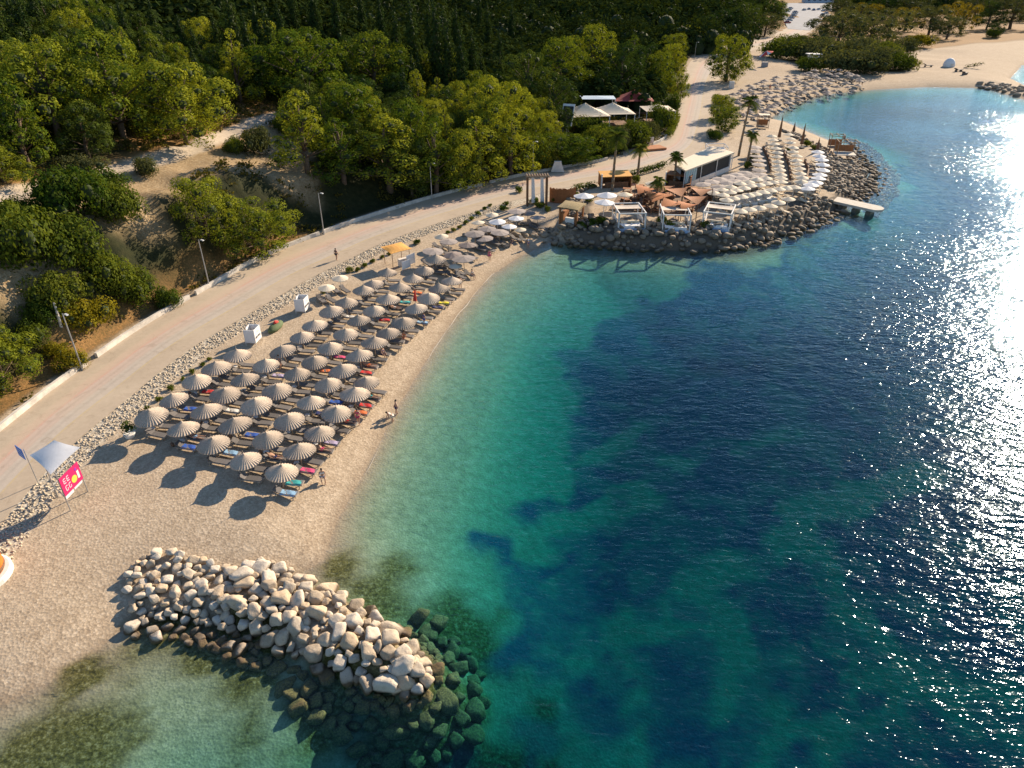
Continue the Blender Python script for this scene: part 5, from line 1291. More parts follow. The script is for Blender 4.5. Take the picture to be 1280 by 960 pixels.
# ------------------------------------------------------------------ palms
def palm(seed, h, lean=.04, fr_len=2.4, n=22):
    r = random.Random(seed); root = empty('palm_tree'); tag(root, 'palm', 'palm tree')
    P = [Vector((lean*h*(i/8)**1.5, 0, h*i/8-.3*(i == 0))) for i in range(9)]; mb = MB(); mb.path(P, [.26-.012*i for i in range(9)], 9); mb.build('trunk', M_PBARK, root, True)
    c = P[-1]; L = []
    skirt = MB(); 
    for i in range(n):
        a = 6.283*i/n+r.uniform(-.1, .1); el = r.choice((-.5, -.1, .3, .7, 1.0)); ln = fr_len*r.uniform(.8, 1.1); pts_ = []
        d0 = Vector((math.cos(a)*math.cos(el), math.sin(a)*math.cos(el), math.sin(el))); 
        for k in range(8):
            s = k/7; q = c+d0*ln*s; q.z -= .55*ln*s*s; pts_.append(q)
        side = Vector((-math.sin(a), math.cos(a), 0))
        for k in range(7):
            for sd in (-1, 1):
                for e in (0, .5):
                    p0 = pts_[k]+(pts_[k+1]-pts_[k])*e; w_ = ln*.30*math.sin(math.pi*min(.95, (k+e)/7*.85+.12)); dd = (pts_[k+1]-pts_[k]).normalized()
                    tip = p0+side*sd*w_+dd*w_*.6-Vector((0,0,w_*.35)); L += [p0-dd*.06, p0+dd*.10, tip+dd*.03, tip-dd*.03]
    o = mesh_from('fronds', L, np.arange(len(L)).reshape(-1, 4), M_PALM, False, root)
    v, f = ICO1; mesh_from('dry_skirt', v*np.array([.45,.45,.7])+np.array([c.x, c.y, c.z-.5]), f, M_PBARK, False, root)
    return root
for i, (u, v, h, fl, lean, lb) in enumerate([(765,240,9.4,2.9,.02,'tallest palm with full crown in front of the white tents'),(797,221,5.4,2.2,.01,'short palm between the road hedge and club deck'),(842,234,5.2,2.0,-.02,'short palm beside the corner of the bar'),
                                      (923,196,10.8,2.4,.06,'tall leaning palm behind the pale parasols'),(934,205,5.6,1.9,.02,'shorter palm beside the tall leaning one'),(819,262,4.6,1.6,.0,'small palm beside the orange sails')]):
    o = palm(i, h, lean, fl); p = FP(u, v, 1.8); o.location = (p.x, p.y, pz(p.x, p.y)); o['label'] = lb; o['group'] = 'palms of the beach club'
# ------------------------------------------------------------------ bar
def zone(u, v, z=2.0): return FP(u, v, z)
ra, rb, rc_, rd = [FP(u, v, 5.3) for u, v in ((857,214),(918,191),(890,183),(842,205))]
k = lm('beach_bar', 'bar building with flat cream roof and open serving side', 'bar')
def prism(mb, P, z0, z1, mi=0):
    n = len(P); V = [(p.x, p.y, z0) for p in P]+[(p.x, p.y, z1) for p in P]
    return mb.add(V, [tuple(range(n))[::-1], tuple(range(n, 2*n))]+[(i, (i+1) % n, n+(i+1) % n, n+i) for i in range(n)], mi)
prism(MB(), [ra, rb, rc_, rd], 5.15, 5.4).build('roof', M_CREAM, k)
cen = (ra+rb+rc_+rd)/4
def ins(p, s): return cen+(p-cen)*s
W = [ins(p, .93) for p in (ra, rb, rc_, rd)]
mb = MB(); prism(mb, [W[3], W[2], ins(rc_, .90), ins(rd, .90)], 1.7, 5.14); prism(mb, [W[1], W[2], ins(rc_, .90), ins(rb, .90)], 1.7, 5.14); mb.build('back_wall', M_WHITE, k)
prism(MB(), [ins(p, .86) for p in (ra, rb, rc_, rd)], 1.7, 5.1).build('dark_interior', M_DARK, k)  # solid near-black block painted as the shade inside the open bar
d_ = (W[1]-W[0]); 
prism(MB(), [W[0], W[0]+d_*.98, W[0]+d_*.98+(W[2]-W[1])*.06, W[0]+(W[3]-W[0])*.06], 1.7, 2.9).build('counter', M_WHITE, k)
prism(MB(), [W[0]-d_*.01, W[0]+d_*.22, W[0]+d_*.22+(W[3]-W[0])*.03, W[0]+(W[3]-W[0])*.03], 2.92, 5.1).build('striped_panel', M_TEAL, k)
st = MB()
for i in range(4):
    q = W[0]+d_*(.03+.05*i); st.tube(up(q, 3.0)-Vector((0,.06,0)), up(q+d_*.03, 5.0)-Vector((0,.06,0)), .07)
st.build('white_stripes', M_WHITE, k)
for q in (0, .33, .66, 1.0): MB().tube(up(ra+(rb-ra)*q*.985+(rd-ra)*.03, 1.6), up(ra+(rb-ra)*q*.985+(rd-ra)*.03, 5.16), .08).build('post', M_WHITE, k)
pn = MB(); e_ = W[3]-W[0]; prism(pn, [W[0]+e_*.45, W[0]+e_*.98, W[0]+e_*.98-d_*.01, W[0]+e_*.45-d_*.01], 3.1, 4.9); pn.build('poster_panel', simple('pale_poster', (.55,.58,.60), .6, .3, 8), k)
q = FP(900, 184, 5.6); k = lm('roof_frame', 'glass-sided white frame box behind the bar roof', 'terrace frame')
for a, b in ((0,0),(3.6,0),(3.6,3),(0,3)): MB().tube((q.x+a-2, q.y+b, 1.8), (q.x+a-2, q.y+b, 5.6), .07).build('post', M_WHITE, k)
fr_ = MB()
for a, b, c_, d in ((0,0,3.6,0),(3.6,0,3.6,3),(3.6,3,0,3),(0,3,0,0)): fr_.tube((q.x+a-2, q.y+b, 5.6), (q.x+c_-2, q.y+d, 5.6), .07)
fr_.build('top_rails', M_WHITE, k); MB().box((q.x-.2, q.y+1.5, 4.9), (3.4,2.8,.05)).build('translucent_roof', simple('smoked_panel', (.30,.32,.38), .4), k)
# orange plank counters
for (u, v, w_, d, lb, rz) in [(768,232,5.2,3.0,'orange-plank shed with pale side panel by the road hedge',R(8)),(848,232,4.2,2.2,'orange-plank counter in front of the bar corner',R(-20))]:
    p = zone(u, v); k = lm('wooden_shed', lb, 'shed', None, (p.x, p.y, pz(p.x, p.y)), rz)
    MB().box((0,d/2-.1,1.0), (w_,.1,2.0)).box((-w_/2,0,1.0), (.1,d,2.0)).box((w_/2,0,1.0), (.1,d,2.0)).build('plank_walls', M_RUST, k)
    MB().box((0,.1,2.08), (w_+.3,d,.12), rx=R(6)).build('roof', M_ORANGE if u < 800 else M_RUST, k)
    MB().box((-w_/2-.15,-d/2+.2,1.2), (.15,.5,2.5)).build('end_post', M_WHITE, k)
    MB().box((0,-d/2+.2,.5), (w_*.8,.3,1.0)).build('counter', M_BROWN, k)
# curved reed screen
p = zone(703, 247); k = lm('reed_screen', 'curved orange reed screen beside the tall wooden gate', 'screen', None, (p.x, p.y, pz(p.x, p.y)))
rd_ = MB()
for i in range(60):
    a = math.pi*(1.08+.84*i/59)+0; rd_.tube((2.2*math.cos(a), 1.2*math.sin(a), -.1), (2.2*math.cos(a)*1.02, 1.2*math.sin(a)*1.02, 2.4+rnd.uniform(-.12, .12)), .07, .06, 5)
rd_.build('reeds', M_RUST, k); MB().tube((-2.2,-.3,1.7), (2.2,-.3,1.7), .04).build('rail', M_BROWN, k)
# tall wooden gate
p = zone(671, 252); k = lm('wooden_gate', 'tall wooden gate frame with white drapes at the club entrance', 'gate', None, (p.x, p.y, pz(p.x, p.y)), R(4))
for sx in (-1.6, 1.6):
    for sy in (-.5, .5): MB().box((sx,sy,2.4), (.28,.28,4.9)).build('post', M_BROWN, k)
MB().box((0,-.5,4.9), (3.9,.2,.25)).box((0,.5,4.9), (3.9,.2,.25)).build('lintel', M_WOODP, k)
rf = MB()
for i in range(9): rf.box((-1.7+i*.43,0,5.08), (.10,1.6,.10))
rf.build('slats', M_WOODP, k)
dr_ = MB(); 
for x0 in (-.9, .6):
    for i in range(5): dr_.tube((x0+i*.09, .05, 4.8), (x0+i*.12+.1, .1, .4), .06, .10, 6)
dr_.build('drapes', M_CANVASW, k)
# thatched hut
p = zone(714, 276); k = lm('thatched_hut', 'square hut with reed roof on brown posts above rocks', 'hut', None, (p.x, p.y, pz(p.x, p.y)), R(-28))
for sx in (-1.4, 1.4):
    for sy in (-1.2, 1.2): MB().box((sx,sy,1.3), (.24,.24,2.8)).build('post', M_RUST, k)
patch(Vector((-1.8,-1.6,2.7)), Vector((1.8,-1.6,2.7)), Vector((1.8,1.6,2.9)), Vector((-1.8,1.6,2.9)), 8, .15, .2).build('reed_roof', simple('reed', (.34,.26,.13), .95, .3, 8, .5), k)
MB().box((-1.1,0,.9), (.5,2.2,1.8)).box((1.2,-.9,.9), (.4,.5,1.9)).build('side_screens', M_RUST, k); MB().box((.2,-.9,.55), (1.5,.5,1.1)).build('counter', M_WHITE, k)
# white club parasols
for i, (u, v, P_, sc, lb) in enumerate([(730,243,WPAR2,1.2,'white parasol nearest the reed screen'),(759,242,WPAR2,1.2,'white parasol at the foot of the tallest palm, rear'),(755,251,WPAR2,1.2,'white parasol at the foot of the tallest palm, front'),(781,241,WPAR,1.1,'cream parasol in front of the orange shed'),(817,227,WPAR,1.25,'cream parasol by the hedge beside the short palm')]):
    place_par(P_, u, v, lb, 'white parasols around the club deck', 2.25, sc)
# ------------------------------------------------------------------ three white cabanas on the rocks
def cabana(u, v, rz, lb):
    p = FP(u, v, 1.9); k = lm('cabana', lb, 'cabana', 'white cabanas on the rocks', (p.x, p.y, 1.75), rz)
    w_, d, h = 4.0, 5.2, 2.45
    MB().box((0,0,.12), (w_+.2,d+.2,.22)).box((0,-d/2-.02,-.45), (w_,.15,1.2)).build('deck', M_WHITE, k)
    for sx in (-1, 1):
        for sy in (-1, 0, 1): MB().box((sx*w_/2,sy*d/2,h/2+.1), (.14,.14,h)).build('post', M_WHITE, k)
    t_ = MB()
    for sy in (-1, 1): t_.box((0,sy*d/2,h+.17), (w_+.14,.14,.14))
    for sx in (-1, 1): t_.box((sx*w_/2,0,h+.17), (.14,d-.14,.14))
    t_.build('top_rails', M_WHITE, k)
    patch(Vector((-w_/2,-.2,h+.15)), Vector((w_/2,-.2,h+.15)), Vector((w_/2,1.7,h+.15)), Vector((-w_/2,1.7,h+.15)), 6, -.12).build('canvas_shade', simple('beige_shade', (.62,.53,.43), .85), k)
    MB().box((-.0,-1.6,.45), (w_*.8,1.7,.45)).build('day_bed', M_CANVASW, k); MB().box((0,-1.0,.85), (w_*.7,.35,.4)).build('bolster', M_CREAMPAD, k)
    MB().box((0,-d/2-.12,-.2), (w_*.92,.06,1.1)).build('front_cloth', simple('pale_blue_cloth', (.38,.52,.72), .8), k)
    MB().box((.1,.9,.5), (1.2,.8,.5)).build('table', M_LPAD, k)
    for sx in (-1, 1): MB().box((sx*(w_/2-.03),.6,.75), (.05,d*.62,1.1)).build('side_cloth', M_CANVASW, k)
    for sx in (-1, 1):
        l_ = MB()
        for i in range(4): l_.tube((sx*w_/2,-d/2+.15+i*.12,h), (sx*w_/2,-d/2+.2+i*.1,.3), .07, .05, 5)
        l_.build('curtain', M_CANVASW, k)
cabana(785, 280, R(4), 'white cabana on the rocks closest to the thatched hut')
cabana(842, 282, R(-4), 'white cabana on the rocks, middle of the three')
cabana(897, 280, R(-22), 'white cabana on the rocks nearest the pale parasols')
# ------------------------------------------------------------------ brown deck with sails and tables
dk = [FP(u, v, 2.1) for u, v in ((762,262),(860,268),(905,240),(862,232),(800,236),(776,240))]
o = prism(MB(), dk, 1.6, 2.16).build('club_deck', simple('deck_boards', (.19,.11,.06), .85, .35, 3, .3)); tag(o, 'brown timber deck of the beach club under orange sails', 'deck')
for i, (u, v, lb, sz_, rz) in enumerate([(822,246,'orange sail shade at the deck corner beside the small palm',3.2,.3),(845,240,'orange sail shade behind the middle cabana',2.8,1.0),(838,256,'orange sail shade between the first cabanas',2.6,-.3),(868,250,'orange sail shade near the pale parasols',2.6,.8),(806,238,'orange sail shade along the rear of the deck',2.6,.1),(876,240,'orange sail shade below the bar counter',2.4,.6),(858,258,'orange sail shade behind the second cabana',2.2,.2),(828,236,'orange sail shade closest to the road hedge',2.4,.5)]):
    p = FP(u, v, 2.1+2.2); k = lm('sail_shade', lb, 'sail shade', 'orange sail shades over the deck', (p.x, p.y, 2.15), rz); s = sz_*.6
    c4 = [Vector((-s,-s,2.0)), Vector((s,-s*.8,2.7)), Vector((s*.9,s,2.1)), Vector((-s*.8,s*.9,2.8))]
    patch(*c4, 8, 0).build('sail', [M_ORSAIL, M_RUST][i % 2], k)
    for c in c4: MB().tube((c.x,c.y,0), (c.x,c.y,c.z+.1), .06).build('post', M_BROWN, k)
rq = random.Random(4)
tabp = empty('picnic_table'); tag(tabp, 'table', 'table')
MB().box((0,0,.74), (1.5,.8,.06)).build('table_top', M_RUST, tabp); MB().box((0,.75,.45), (1.5,.3,.06)).build('bench', M_RUST, tabp); MB().box((0,-.75,.45), (1.5,.3,.06)).build('bench', M_RUST, tabp)
for sx in (-.6, .6): MB().box((sx,0,.36), (.08,1.5,.72), taper=.6).build('leg', M_BROWN, tabp)
TB2 = Proto(tabp); cnt = 0; tp = []
for _ in range(900):
    if cnt >= 20: break
    u, v = rq.uniform(770, 900), rq.uniform(234, 268); x, y = flat(u, v, 2.1)
    if not inside(np.array([x]), np.array([y]), np.array([(q.x, q.y) for q in dk]))[0] or any((x-a)**2+(y-b)**2 < 5.5 for a, b in tp): continue
    tp.append((x, y, u, v)) if False else tp.append((x, y)); TB2.put((x, y, 2.17), rq.uniform(0, 3.14)); cnt += 1
tabs = sorted([o for o in SC.objects if o.name.startswith('picnic_table')], key=lambda o: project(*o.location)[0])
for i, o in enumerate(tabs): o['label'] = f'rust-brown picnic table on the club deck, {ORD[i]} from the left'; o['group'] = 'picnic tables on the club deck'
# ------------------------------------------------------------------ pale parasol curves and loungers on the point
CPAD = lounger_proto('sun_lounger', M_CREAMPAD, M_CREAMPAD)
def curve_pts(l, n):
    P_ = np.array(l, float); s = np.concatenate([[0], np.cumsum(np.hypot(*np.diff(P_, axis=0).T))]); q = np.linspace(0, s[-1], n)
    return list(zip(np.interp(q, s, P_[:, 0]), np.interp(q, s, P_[:, 1])))
for P_, l, n_, nm, grp in [(WPAR,[(965,169),(971,188),(974,205),(976,222)],11,'cream parasol in the left pale column','cream parasols on the point'),
                      (WPAR,[(986,167),(992,185),(998,205),(1003,226)],12,'cream parasol in the right pale column','cream parasols on the point'),
                      (WPAR2,[(1022,189),(1028,199),(1028,213),(1021,226),(1010,235)],10,'off-white parasol in the seaward curve','white parasols on the point'),
                      (GPAR,[(944,182),(948,200),(950,222)],8,'grey parasol in the column left of the cream ones','grey parasols on the point'),
                      (WPAR,[(978,226),(940,231),(903,242)],9,'cream parasol in the upper cross row','cream parasols on the point'),
                      (WPAR,[(992,232),(955,239),(908,248)],10,'cream parasol in the middle cross row','cream parasols on the point'),
                      (WPAR,[(958,221),(925,228),(892,240)],7,'cream parasol in the row by the grey parasols','cream parasols on the point'),
                      (WPAR,[(925,262),(948,259),(966,255),(985,248)],6,'cream parasol in the front row above the rocks','cream parasols on the point'),
                      (GPAR,[(880,229),(905,221),(932,214)],6,'grey parasol in the rear row by the bar','grey parasols on the point'),
                      (GPAR,[(890,236),(912,226),(940,218)],6,'grey parasol in the second row by the bar','grey parasols on the point')]:
    for i, (u, v) in enumerate(curve_pts(l, n_)):
        u += rnd.uniform(-1, 1); v += rnd.uniform(-.6, .6)
        x, y, z = place_par(P_, u, v, f'{nm}, {ORD[i]} from its {"far" if "column" in nm or "curve" in nm else "left"} end', grp, 2.15, .95)
        px, py = x-.6, y-1.1; (CPAD if P_ is not GPAR else LOUNG).put((px, py, pz(px, py)), R(-60), f'{"cream" if P_ is not GPAR else "grey"} lounger under the {ORD[i]} {nm.replace(" in the", " of the")}', 'loungers under the point parasols')
for i, (u, v) in enumerate([(917,258),(927,256),(938,254),(950,251),(962,249),(1004,238),(1012,234)]):
    p = FP(u, v, 2.2); k = lm('day_bed', f'white day bed with raised headboard, {ORD[i]} from the left on the point', 'day bed', 'white day beds on the point', (p.x, p.y, pz(p.x, p.y)), R(12))
    MB().box((0,0,.3), (1.7,1.8,.45)).build('mattress', M_CANVASW, k); MB().box((0,.9,.8), (1.7,.15,1.1)).build('headboard', M_CANVASW, k); MB().box((-.9,.2,.8), (.12,1.5,1.0)).build('side_screen', M_CANVASW, k)
# brown terrace walls between the columns
for i, (l, lb) in enumerate([([(954,184),(960,196),(964,212)],'brown timber terrace edge left of the cream parasol columns'),([(980,190),(986,204),(988,222)],'brown timber terrace edge between the cream parasol columns'),([(1006,200),(1011,212),(1008,226)],'brown timber terrace edge before the seaward parasol curve')]):
    P_ = [FP(u, v, 2.4) for u, v in l]; mb = MB()
    for a, b in zip(P_[:-1], P_[1:]):
        mb.box(((a.x+b.x)/2, (a.y+b.y)/2, 2.35), ((b-a).length, .25, .9), math.atan2(b.y-a.y, b.x-a.x))
    o = mb.build('terrace_edge', M_BROWN); tag(o, lb, 'terrace edge')
for (u, v, h, lb) in [(973,176,5.0,'tall closed brown parasol with dark base at the column heads'),(1001,185,4.6,'closed brown parasol beside the garden shrub'),(1021,190,2.6,'short closed brown parasol near the bathing deck'),(992,164,2.4,'short closed brown parasol on the rocks behind')]:
    p = FP(u, v, 2); k = lm('closed_parasol', lb, 'parasol', 'closed brown parasols', (p.x, p.y, pz(p.x, p.y)))
    MB().tube((0,0,.8), (0,0,h), .38, .10, 10).build('folded_canopy', M_BROWN, k); MB().tube((0,0,0), (0,0,h+.4), .06).build('pole', M_BROWN, k); MB().tube((0,0,0), (0,0,.25), .8, .7, 12).build('base', M_DARK, k)
# bathing decks
for (u, v, lb, sx_) in [(1056,192,'brown bathing deck with railing frames on the outer rocks',4.0),(1044,184,'small timber pergola beside the bathing deck',2.8),(953,158,'small shaded stall with cream parasol cloth at the point neck',2.6)]:
    p = FP(u, v, 1.9); k = lm('bathing_deck' if u > 1000 else 'stall', lb, 'deck' if u > 1000 else 'stall', None, (p.x, p.y, 1.6), R(-10))
    MB().box((0,0,.3), (sx_,sx_*.8,.15)).build('platform', M_CONC if u > 1050 else M_WOODP, k)
    for a in (-.48, .48):
        for b in (-.38, .38): MB().box((a*sx_,b*sx_,1.0), (.12,.12,3.6)).build('post', M_WOODP, k)
    t_ = MB()
    for b in (-.38, .38): t_.box((0,b*sx_,2.8), (sx_,.12,.12))
    for a in (-.48, 0, .48): t_.box((a*sx_,0,2.93), (.12,sx_*.8,.12))
    t_.build('top_frame', M_WOODP, k); MB().box((0,sx_*.38,1.1), (sx_*.9,.06,1.3)).build('side_panel', M_RUST, k)
    if u < 1000: MB().box((0,0,3.05), (sx_,sx_*.8,.06)).build('cloth_roof', M_CREAM, k)
# concrete pier
a, b = FP(1006, 240, 1.25), FP(1093, 259, 1.25); d = (b-a); L_ = d.length; k = lm('pier', 'pale concrete pier running from the rocks into the sea', 'pier', None, (a.x, a.y, 0), math.atan2(d.y, d.x))
MB().box((L_/2,0,1.02), (L_,3.0,.42)).tube((L_,0,.80), (L_,0,1.216), 1.49, 1.49, 24).build('slab', M_CONC, k)
for i in range(5): MB().box((L_*(.2+.19*i),0,-1.2), (.8,1.9,3.4)).build('support', simple('wet_concrete', (.16,.14,.11), .8), k) if i == 0 else MB().box((L_*(.2+.19*i),0,-1.2), (.8,1.9,3.4)).build('support', bpy.data.materials['wet_concrete'], k)
# ------------------------------------------------------------------ tents over the road
def tent(u, v, w_, d, h, m, lb, rz, peak=1.5, name='canopy_tent'):
    p = G(u, v)[0]; z = p.z; k = lm(name, lb, 'tent', None, (p.x, p.y, z), rz)
    for sx in (-1, 1):
        for sy in (-1, 1): MB().tube((sx*w_/2,sy*d/2,-2.5), (sx*w_/2,sy*d/2,h), .09).build('post', M_WHITE, k)
    n = 12; V = []
    for i in range(n+1):
        for j in range(n+1):
            x = -1+2*i/n; y = -1+2*j/n; q = max(abs(x), abs(y)); V.append(Vector((x*w_/2*1.05, y*d/2*1.05, h+peak*(1-q)**1.35)))
    F = [(i*(n+1)+j, (i+1)*(n+1)+j, (i+1)*(n+1)+j+1, i*(n+1)+j+1) for i in range(n) for j in range(n)]
    mb = MB(); mb.add(V, F); mb.add([v_-Vector((0,0,.05)) for v_ in V], [f_[::-1] for f_ in F]); mb.build('roof_canvas', m, k)
    MB().box((0,0,.4), (w_*.8,d*.7,.8)).build('tables_and_chairs', M_BROWN, k); return k
tent(730, 160, 9.5, 8, 3.2, M_CREAM, 'cream peaked canopy tent beside the dark tilted screen', R(10), 2.3)
tent(764, 158, 9.0, 7.5, 3.4, M_CREAM, 'cream peaked canopy tent, second from the dark screen', R(6), 2.0)
tent(820, 155, 7.0, 7, 3.6, M_CREAM, 'cream canopy tent nearest the road under trees', R(5), 1.0)
tent(790, 142, 9.5, 7, 3.6, M_RED, 'dark red peaked tent behind the cream tents', R(0), 2.2)
k = tent(745, 143, 8.5, 5, 4.0, simple('pale_blue_sheet', (.45,.55,.65), .6), 'pale blue flat canopy behind the cream tents', R(0), .3)
p = G(708, 170)[0]; k = lm('tilted_screen', 'dark tilted screen panel with white frame beside the tents', 'screen', None, (p.x, p.y, p.z), R(-20))
MB().box((0,0,4.2), (2.2,.15,4.2), rx=R(-30)).build('panel', M_DARK, k); MB().box((0,.25,4.35), (2.7,.1,4.8), rx=R(-30)).build('frame', M_WHITE, k); MB().tube((0,0,-1), (0,0,4), .15).build('mast', M_STEEL, k)
p = G(688, 168)[0]; k = lm('cafe_annex', 'small white annex with flat roof left of the dark screen', 'building', None, (p.x, p.y, p.z), R(5))
MB().box((1.5,0,.8), (2.2,3,3.2)).build('wall', M_WALLW, k); MB().box((-1.5,0,2.5), (8,4,.15)).build('roof', M_CREAM, k); MB().box((2.0,-1.53,.7), (1.0,.06,2.0)).build('door', M_DARK, k)
for i, (u, v, h, lb) in enumerate([(697,216,1.9,'pale concrete gate pillar where the road wall breaks'),]):
    p = FP(u, v, 1.5); k = lm('wall_pillar', lb, 'pillar', None, (p.x, p.y+.4, 1.5)); MB().box((0,0,h*.55), (2.6,.5,h), taper=.5).build('pillar_body', M_WALLW, k); MB().box((0,0,h*1.07), (1.4,.6,.1)).build('coping', M_WALLW, k)
p = FP(812, 182, 1.7); k = lm('notice_board', 'small white notice board on the orange terrace by the road', 'board', None, (p.x, p.y, 1.6)); MB().box((0,0,1.3), (1.6,.08,1.2)).build('board', M_WHITE, k); MB().tube((-.7,0,-.2), (-.7,0,1.0), .05).tube((.7,0,-.2), (.7,0,1.0), .05).build('leg', M_STEEL, k)
p = FP(816, 188, 1.6); o = MB().box((p.x, p.y+1.5, 1.75), (5.5,3.2,.4), R(20)).build('terrace_patio', simple('terracotta', (.42,.17,.07), .9, .2, 3, .2)); tag(o, 'orange terracotta terrace behind the curved white wall', 'terrace')
# ------------------------------------------------------------------ far beach
far_poly = np.array([(898,126),(925,110),(958,99),(1000,88),(1050,85),(1083,93),(1072,103),(1040,108),(1005,116),(968,130),(948,144),(918,142)], float)
fp = []; cells = []
LOWL = MB(); LOWL.box((.25,0,.33), (1.4,.6,.1)).box((-.7,0,.5), (.6,.6,.1), ry=R(28)).box((-.6,0,.14), (.1,.55,.3)).box((.7,0,.14), (.1,.55,.3)); ll = LOWL.build('sun_lounger', M_LPAD); tag(ll, 'l', 'sun lounger'); FL = Proto(ll)
def simple_par(m, name='parasol'):
    mb = MB(); n = 16; V = [(0,0,2.3)]+[(1.3*math.cos(2*math.pi*i/n)*(1+.04*(i % 2)), 1.3*math.sin(2*math.pi*i/n)*(1+.04*(i % 2)), 1.8) for i in range(n)]
    mb.add(V, [(0, 1+i, 1+(i+1) % n) for i in range(n)]); mb.add([(x, y, z-.05) for x, y, z in V], [(0, 1+(i+1) % n, 1+i) for i in range(n)], 0)
    root = empty(name); tag(root, 'p', 'umbrella'); mb.build('canopy', m, root); MB().tube((0,0,-.2), (0,0,2.3), .04).build('pole', M_WOODP, root); return Proto(root)
FT = simple_par(M_TAUPE); rf_ = random.Random(17)
for _ in range(6000):
    if len(fp) >= 105: break
    u = rf_.uniform(898, 1084); v = rf_.uniform(84, 145)
    if not inside(np.array([u]), np.array([v]), far_poly)[0]: continue
    x, y = flat(u, v, 3.6)
    if any((x-a)**2+(y-b)**2 < 8.4 for a, b, *_ in fp): continue
    fp.append((x, y, u, v))
fp.sort(key=lambda q: q[3]); rws = [fp[i:i+15] for i in range(0, len(fp), 15)]
for j, l in enumerate(rws):
    l.sort(key=lambda q: q[2])
    for i, (x, y, u, v) in enumerate(l):
        z = pz(x, y); o = FT.put((x, y, z), rf_.uniform(0, 6), f'taupe umbrella on the far beach, {ORD[i]} from the left in {ORD[j]} band from behind', 'taupe umbrellas on the far beach', rf_.uniform(.9, 1.1))
        if i % 3 < 2: FL.put((x+.6, y-1.3, pz(x+.6, y-1.3)), R(-70)+rf_.uniform(-.3, .3), f'dark lounger by the {ORD[i]} taupe umbrella, {ORD[j]} far-beach band', 'loungers on the far beach')
# lifeguard cabin
p = FP(1015, 80, 1.8); k = lm('lifeguard_cabin', 'white cabin with teal panels and overhanging roof behind far umbrellas', 'cabin', None, (p.x, p.y, pz(p.x, p.y)), R(8))
MB().box((0,0,1.9), (3.4,2.6,3.6)).build('wall', M_WHITE, k); MB().box((0,0,4.3), (5.0,3.8,.25)).build('roof', M_WHITE, k); MB().box((-.6,-1.33,1.8), (.9,.06,2.4)).box((.8,-1.33,2.2), (.9,.06,1.2)).build('teal_panels', M_TEAL, k)
for a in (-1.5, 1.5): MB().box((a,-1.1,0), (.2,.2,1.2)).build('leg', M_WHITE, k)
p = FP(955, 82, 1.8); k = lm('tilted_parasol', 'red and white tilted parasol over a grey stall near the road end', 'parasol', None, (p.x, p.y, pz(p.x, p.y)))
mb = MB(); n = 12
for i in range(n):
    a0, a1 = 2*math.pi*i/n, 2*math.pi*(i+1)/n; mb.add([(0,0,5.4),(2.6*math.cos(a0),2.6*math.sin(a0)*.9,4.3+1.0*math.cos(a0)),(2.6*math.cos(a1),2.6*math.sin(a1)*.9,4.3+1.0*math.cos(a1))], [(0,1,2)], i % 3 == 0)
mb.build('canopy', [M_REDB, M_WHITE], k); MB().tube((0,0,-.2), (0,0,5.3), .08).build('pole', M_STEEL, k); MB().box((0,-.6,.8), (2.2,1.3,1.6)).build('stall_body', simple('grey_stall', (.30,.31,.33), .6), k)
p = FP(914, 110, 1.6); k = lm('utility_box', 'white utility box standing by the lone round pine', 'box', None, (p.x, p.y, 1.5)); MB().box((0,0,1.0), (1.5,.9,2.0)).build('casing', M_WHITE, k); MB().box((0,-.47,1.0), (1.2,.03,1.6)).build('door', M_WALLW, k)
p = FP(1186, 82, 1.8); k = lm('dome_tent', 'small white dome tent on the far empty beach', 'tent', None, (p.x, p.y, pz(p.x, p.y)))
V, F = ICO3; mesh_from('dome', V*np.array([2.1,2.1,2.6])+np.array([0,0,.4]), F, M_CANVASW, True, k); MB().box((0,-2.0,.6), (.9,.3,1.2)).build('doorway', M_WALLW, k)
for i, (u, v) in enumerate([(1160,82),(1198,88),(1206,92)]):
    p = FP(u, v, 1.8); o = FL.put((p.x, p.y, pz(p.x, p.y)), R(20*i), f'{["dark lounger alone left of","pale lounger right of","lounger at the far right of"][i]} the white dome tent', 'loungers around the dome tent', 1.8)
p = FP(1215, 84, 1.8); k = lm('fallen_branch', 'dry yellow-green fallen branch beside the white dome tent', 'branch', None, (p.x, p.y, pz(p.x, p.y)))
MB().path([(-3,0,.2),(0,.5,.6),(3.5,0,1.2)], [.15,.12,.05], 6).build('branch_wood', M_BARK, k); crown_mesh('branch_leaves', [(-1.5,.3,.8,1.0,.6),(1,.5,1.1,1.2,.6),(3,0,1.6,1.1,.6)], 50, .3, [M_OLIVE, M_CORE], 3, .3, k)
# car park far behind
CM = [simple('car_paint_%s' % n, c, .35, .03, 1) for n, c in (('white', (.7,.7,.7)), ('silver', (.45,.46,.48)), ('dark', (.06,.06,.07)), ('red', (.45,.05,.04)), ('blue', (.06,.12,.30)))]
M_GLASS = simple('car_glass', (.03,.04,.05), .15); M_TYRE = simple('tyre', (.03,.03,.03), .9)
def car(m):
    root = empty('parked_car'); tag(root, 'car', 'car'); b = MB()
    b.box((0,0,.55), (4.3,1.75,.55), taper=.97).box((0,0,.30), (4.1,1.7,.25)); b.build('body', m, root)
    MB().box((-.15,0,1.1), (2.5,1.6,.55), taper=.72).build('windows', M_GLASS, root); MB().box((-.15,0,1.39), (1.7,1.12,.04)).build('roof_panel', m, root)
    for sx in (-1.3, 1.35):
        for sy in (-.8, .8): MB().tube((sx,sy-.1,.32), (sx,sy+.1,.32), .32, .32, 14).build('wheel', M_TYRE, root)
    for sy in (-.6, .6): MB().box((2.14,sy,.6), (.05,.3,.14)).build('headlight', M_WHITE, root)
    return Proto(root)
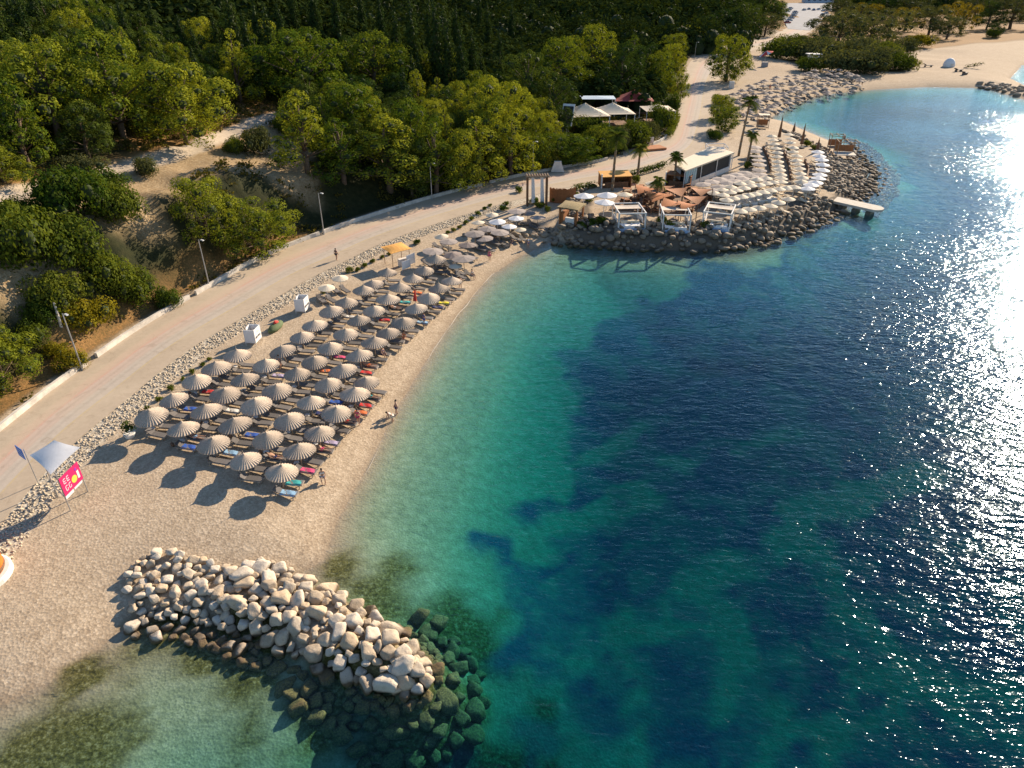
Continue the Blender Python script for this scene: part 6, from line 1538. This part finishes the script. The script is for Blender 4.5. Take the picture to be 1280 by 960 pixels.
CARS = [car(m) for m in CM]; CN = ['white', 'silver', 'dark', 'red', 'blue']
lot = prism(MB(), [FP(u, v, 1.56) for u, v in ((985,36),(1012,38),(1046,14),(1040,3),(978,4),(974,14))], 1.45, 1.56).build('parking_area', simple('grey_asphalt', (.24,.25,.27), .9, .2, .3)); tag(lot, kind='structure')
cnts = defaultdict(int)
for i, (u, v) in enumerate([(984,29),(986.5,26),(989,23.2),(991.5,20.5),(993,18),(994,15.8),(984,15),(986,12.8),(988,11),(1005,13),(1011,12),(1017,13),(1023,12.4),(1029,14),(1035,13),(1033,17)]):
    p = FP(u, v, 1.6); j = 3 if i == 0 else rf_.choice((0, 1, 2, 1, 0, 4)); cnts[j] += 1
    CARS[j].put((p.x, p.y, 1.57), R(10)+rf_.uniform(-.1, .1)+(R(80) if i > 8 else 0), (f'{CN[j]} car in the far car park, {ORD[cnts[j]-1]} {CN[j]} one along the rows' if j != 3 else 'red car nearest us in the far car park'), 'cars in the far car park')
for i, P_ in enumerate(CARS):
    if not P_.used:
        p = FP(1020+4*i, 19, 1.6); P_.put((p.x, p.y, 1.57), R(90), f'{CN[i]} car parked alone at the car park centre', 'cars in the far car park')
p = FP(1022, 3, 1.6); k = lm('low_building', 'pale flat building at the back of the car park', 'building', None, (p.x, p.y, 1.5))
MB().box((0,0,2.5), (26,10,5)).build('wall', simple('pale_render', (.55,.58,.62), .8), k); MB().box((0,0,5.15), (27,11,.3)).build('roof', M_WALLW, k)
for i in range(5): MB().box((-10+5*i,-5.03,2.6), (2.2,.08,1.6)).build('window', M_GLASS, k)
# leaning white trunk and foam
p = G(76, 408)[0]; o = MB().tube(p-Vector((0,0,.4)), p+Vector((.2,0,2.6)), .16, .12).build('dead_trunk', M_WALLW); tag(o, 'pale bare dead trunk standing in the scrub by the road', 'tree trunk')
fm = MB(); rs2 = random.Random(2)
C2 = smooth_line(np.array([flat(u, v, 0) for u, v in [(402,702),(420,650),(450,598),(490,520),(520,470),(550,422),(580,382),(612,345),(650,320)]]), 24)
for i in range(26, len(C2)-1):
    a, b = C2[i], C2[i+1]; w0 = .02+.07*float(vnoise(a[0]*1.0, a[1]*1.0, 2.0)); w0 *= float(sst(.25, .5, fbm(np.array([a[0]]), np.array([a[1]]), 6))[0])
    off = .35*float(vnoise(a[0]+40, a[1], 3.0)); off2 = .35*float(vnoise(b[0]+40, b[1], 3.0))
    fm.add([(a[0]+off, a[1], .012),(b[0]+off2, b[1], .012),(b[0]+off2+w0, b[1]-w0*.3, .012),(a[0]+off+w0, a[1]-w0*.3, .012)], [(3,2,1,0)])
fo = fm.build('foam', simple('sea_foam', (.62,.56,.46), .8)); tag(fo, 'thin broken line of foam along the near beach', 'foam', kind='stuff')
# anything made as a pattern and never placed is removed
for P_ in [q for q in list(globals().values()) if isinstance(q, Proto)]+sum([q for q in list(globals().values()) if isinstance(q, list) and q and isinstance(q[0], Proto)], []):
    if not P_.used:
        P_.used = True
        for c in list(P_.o.children): bpy.data.objects.remove(c)
        bpy.data.objects.remove(P_.o)
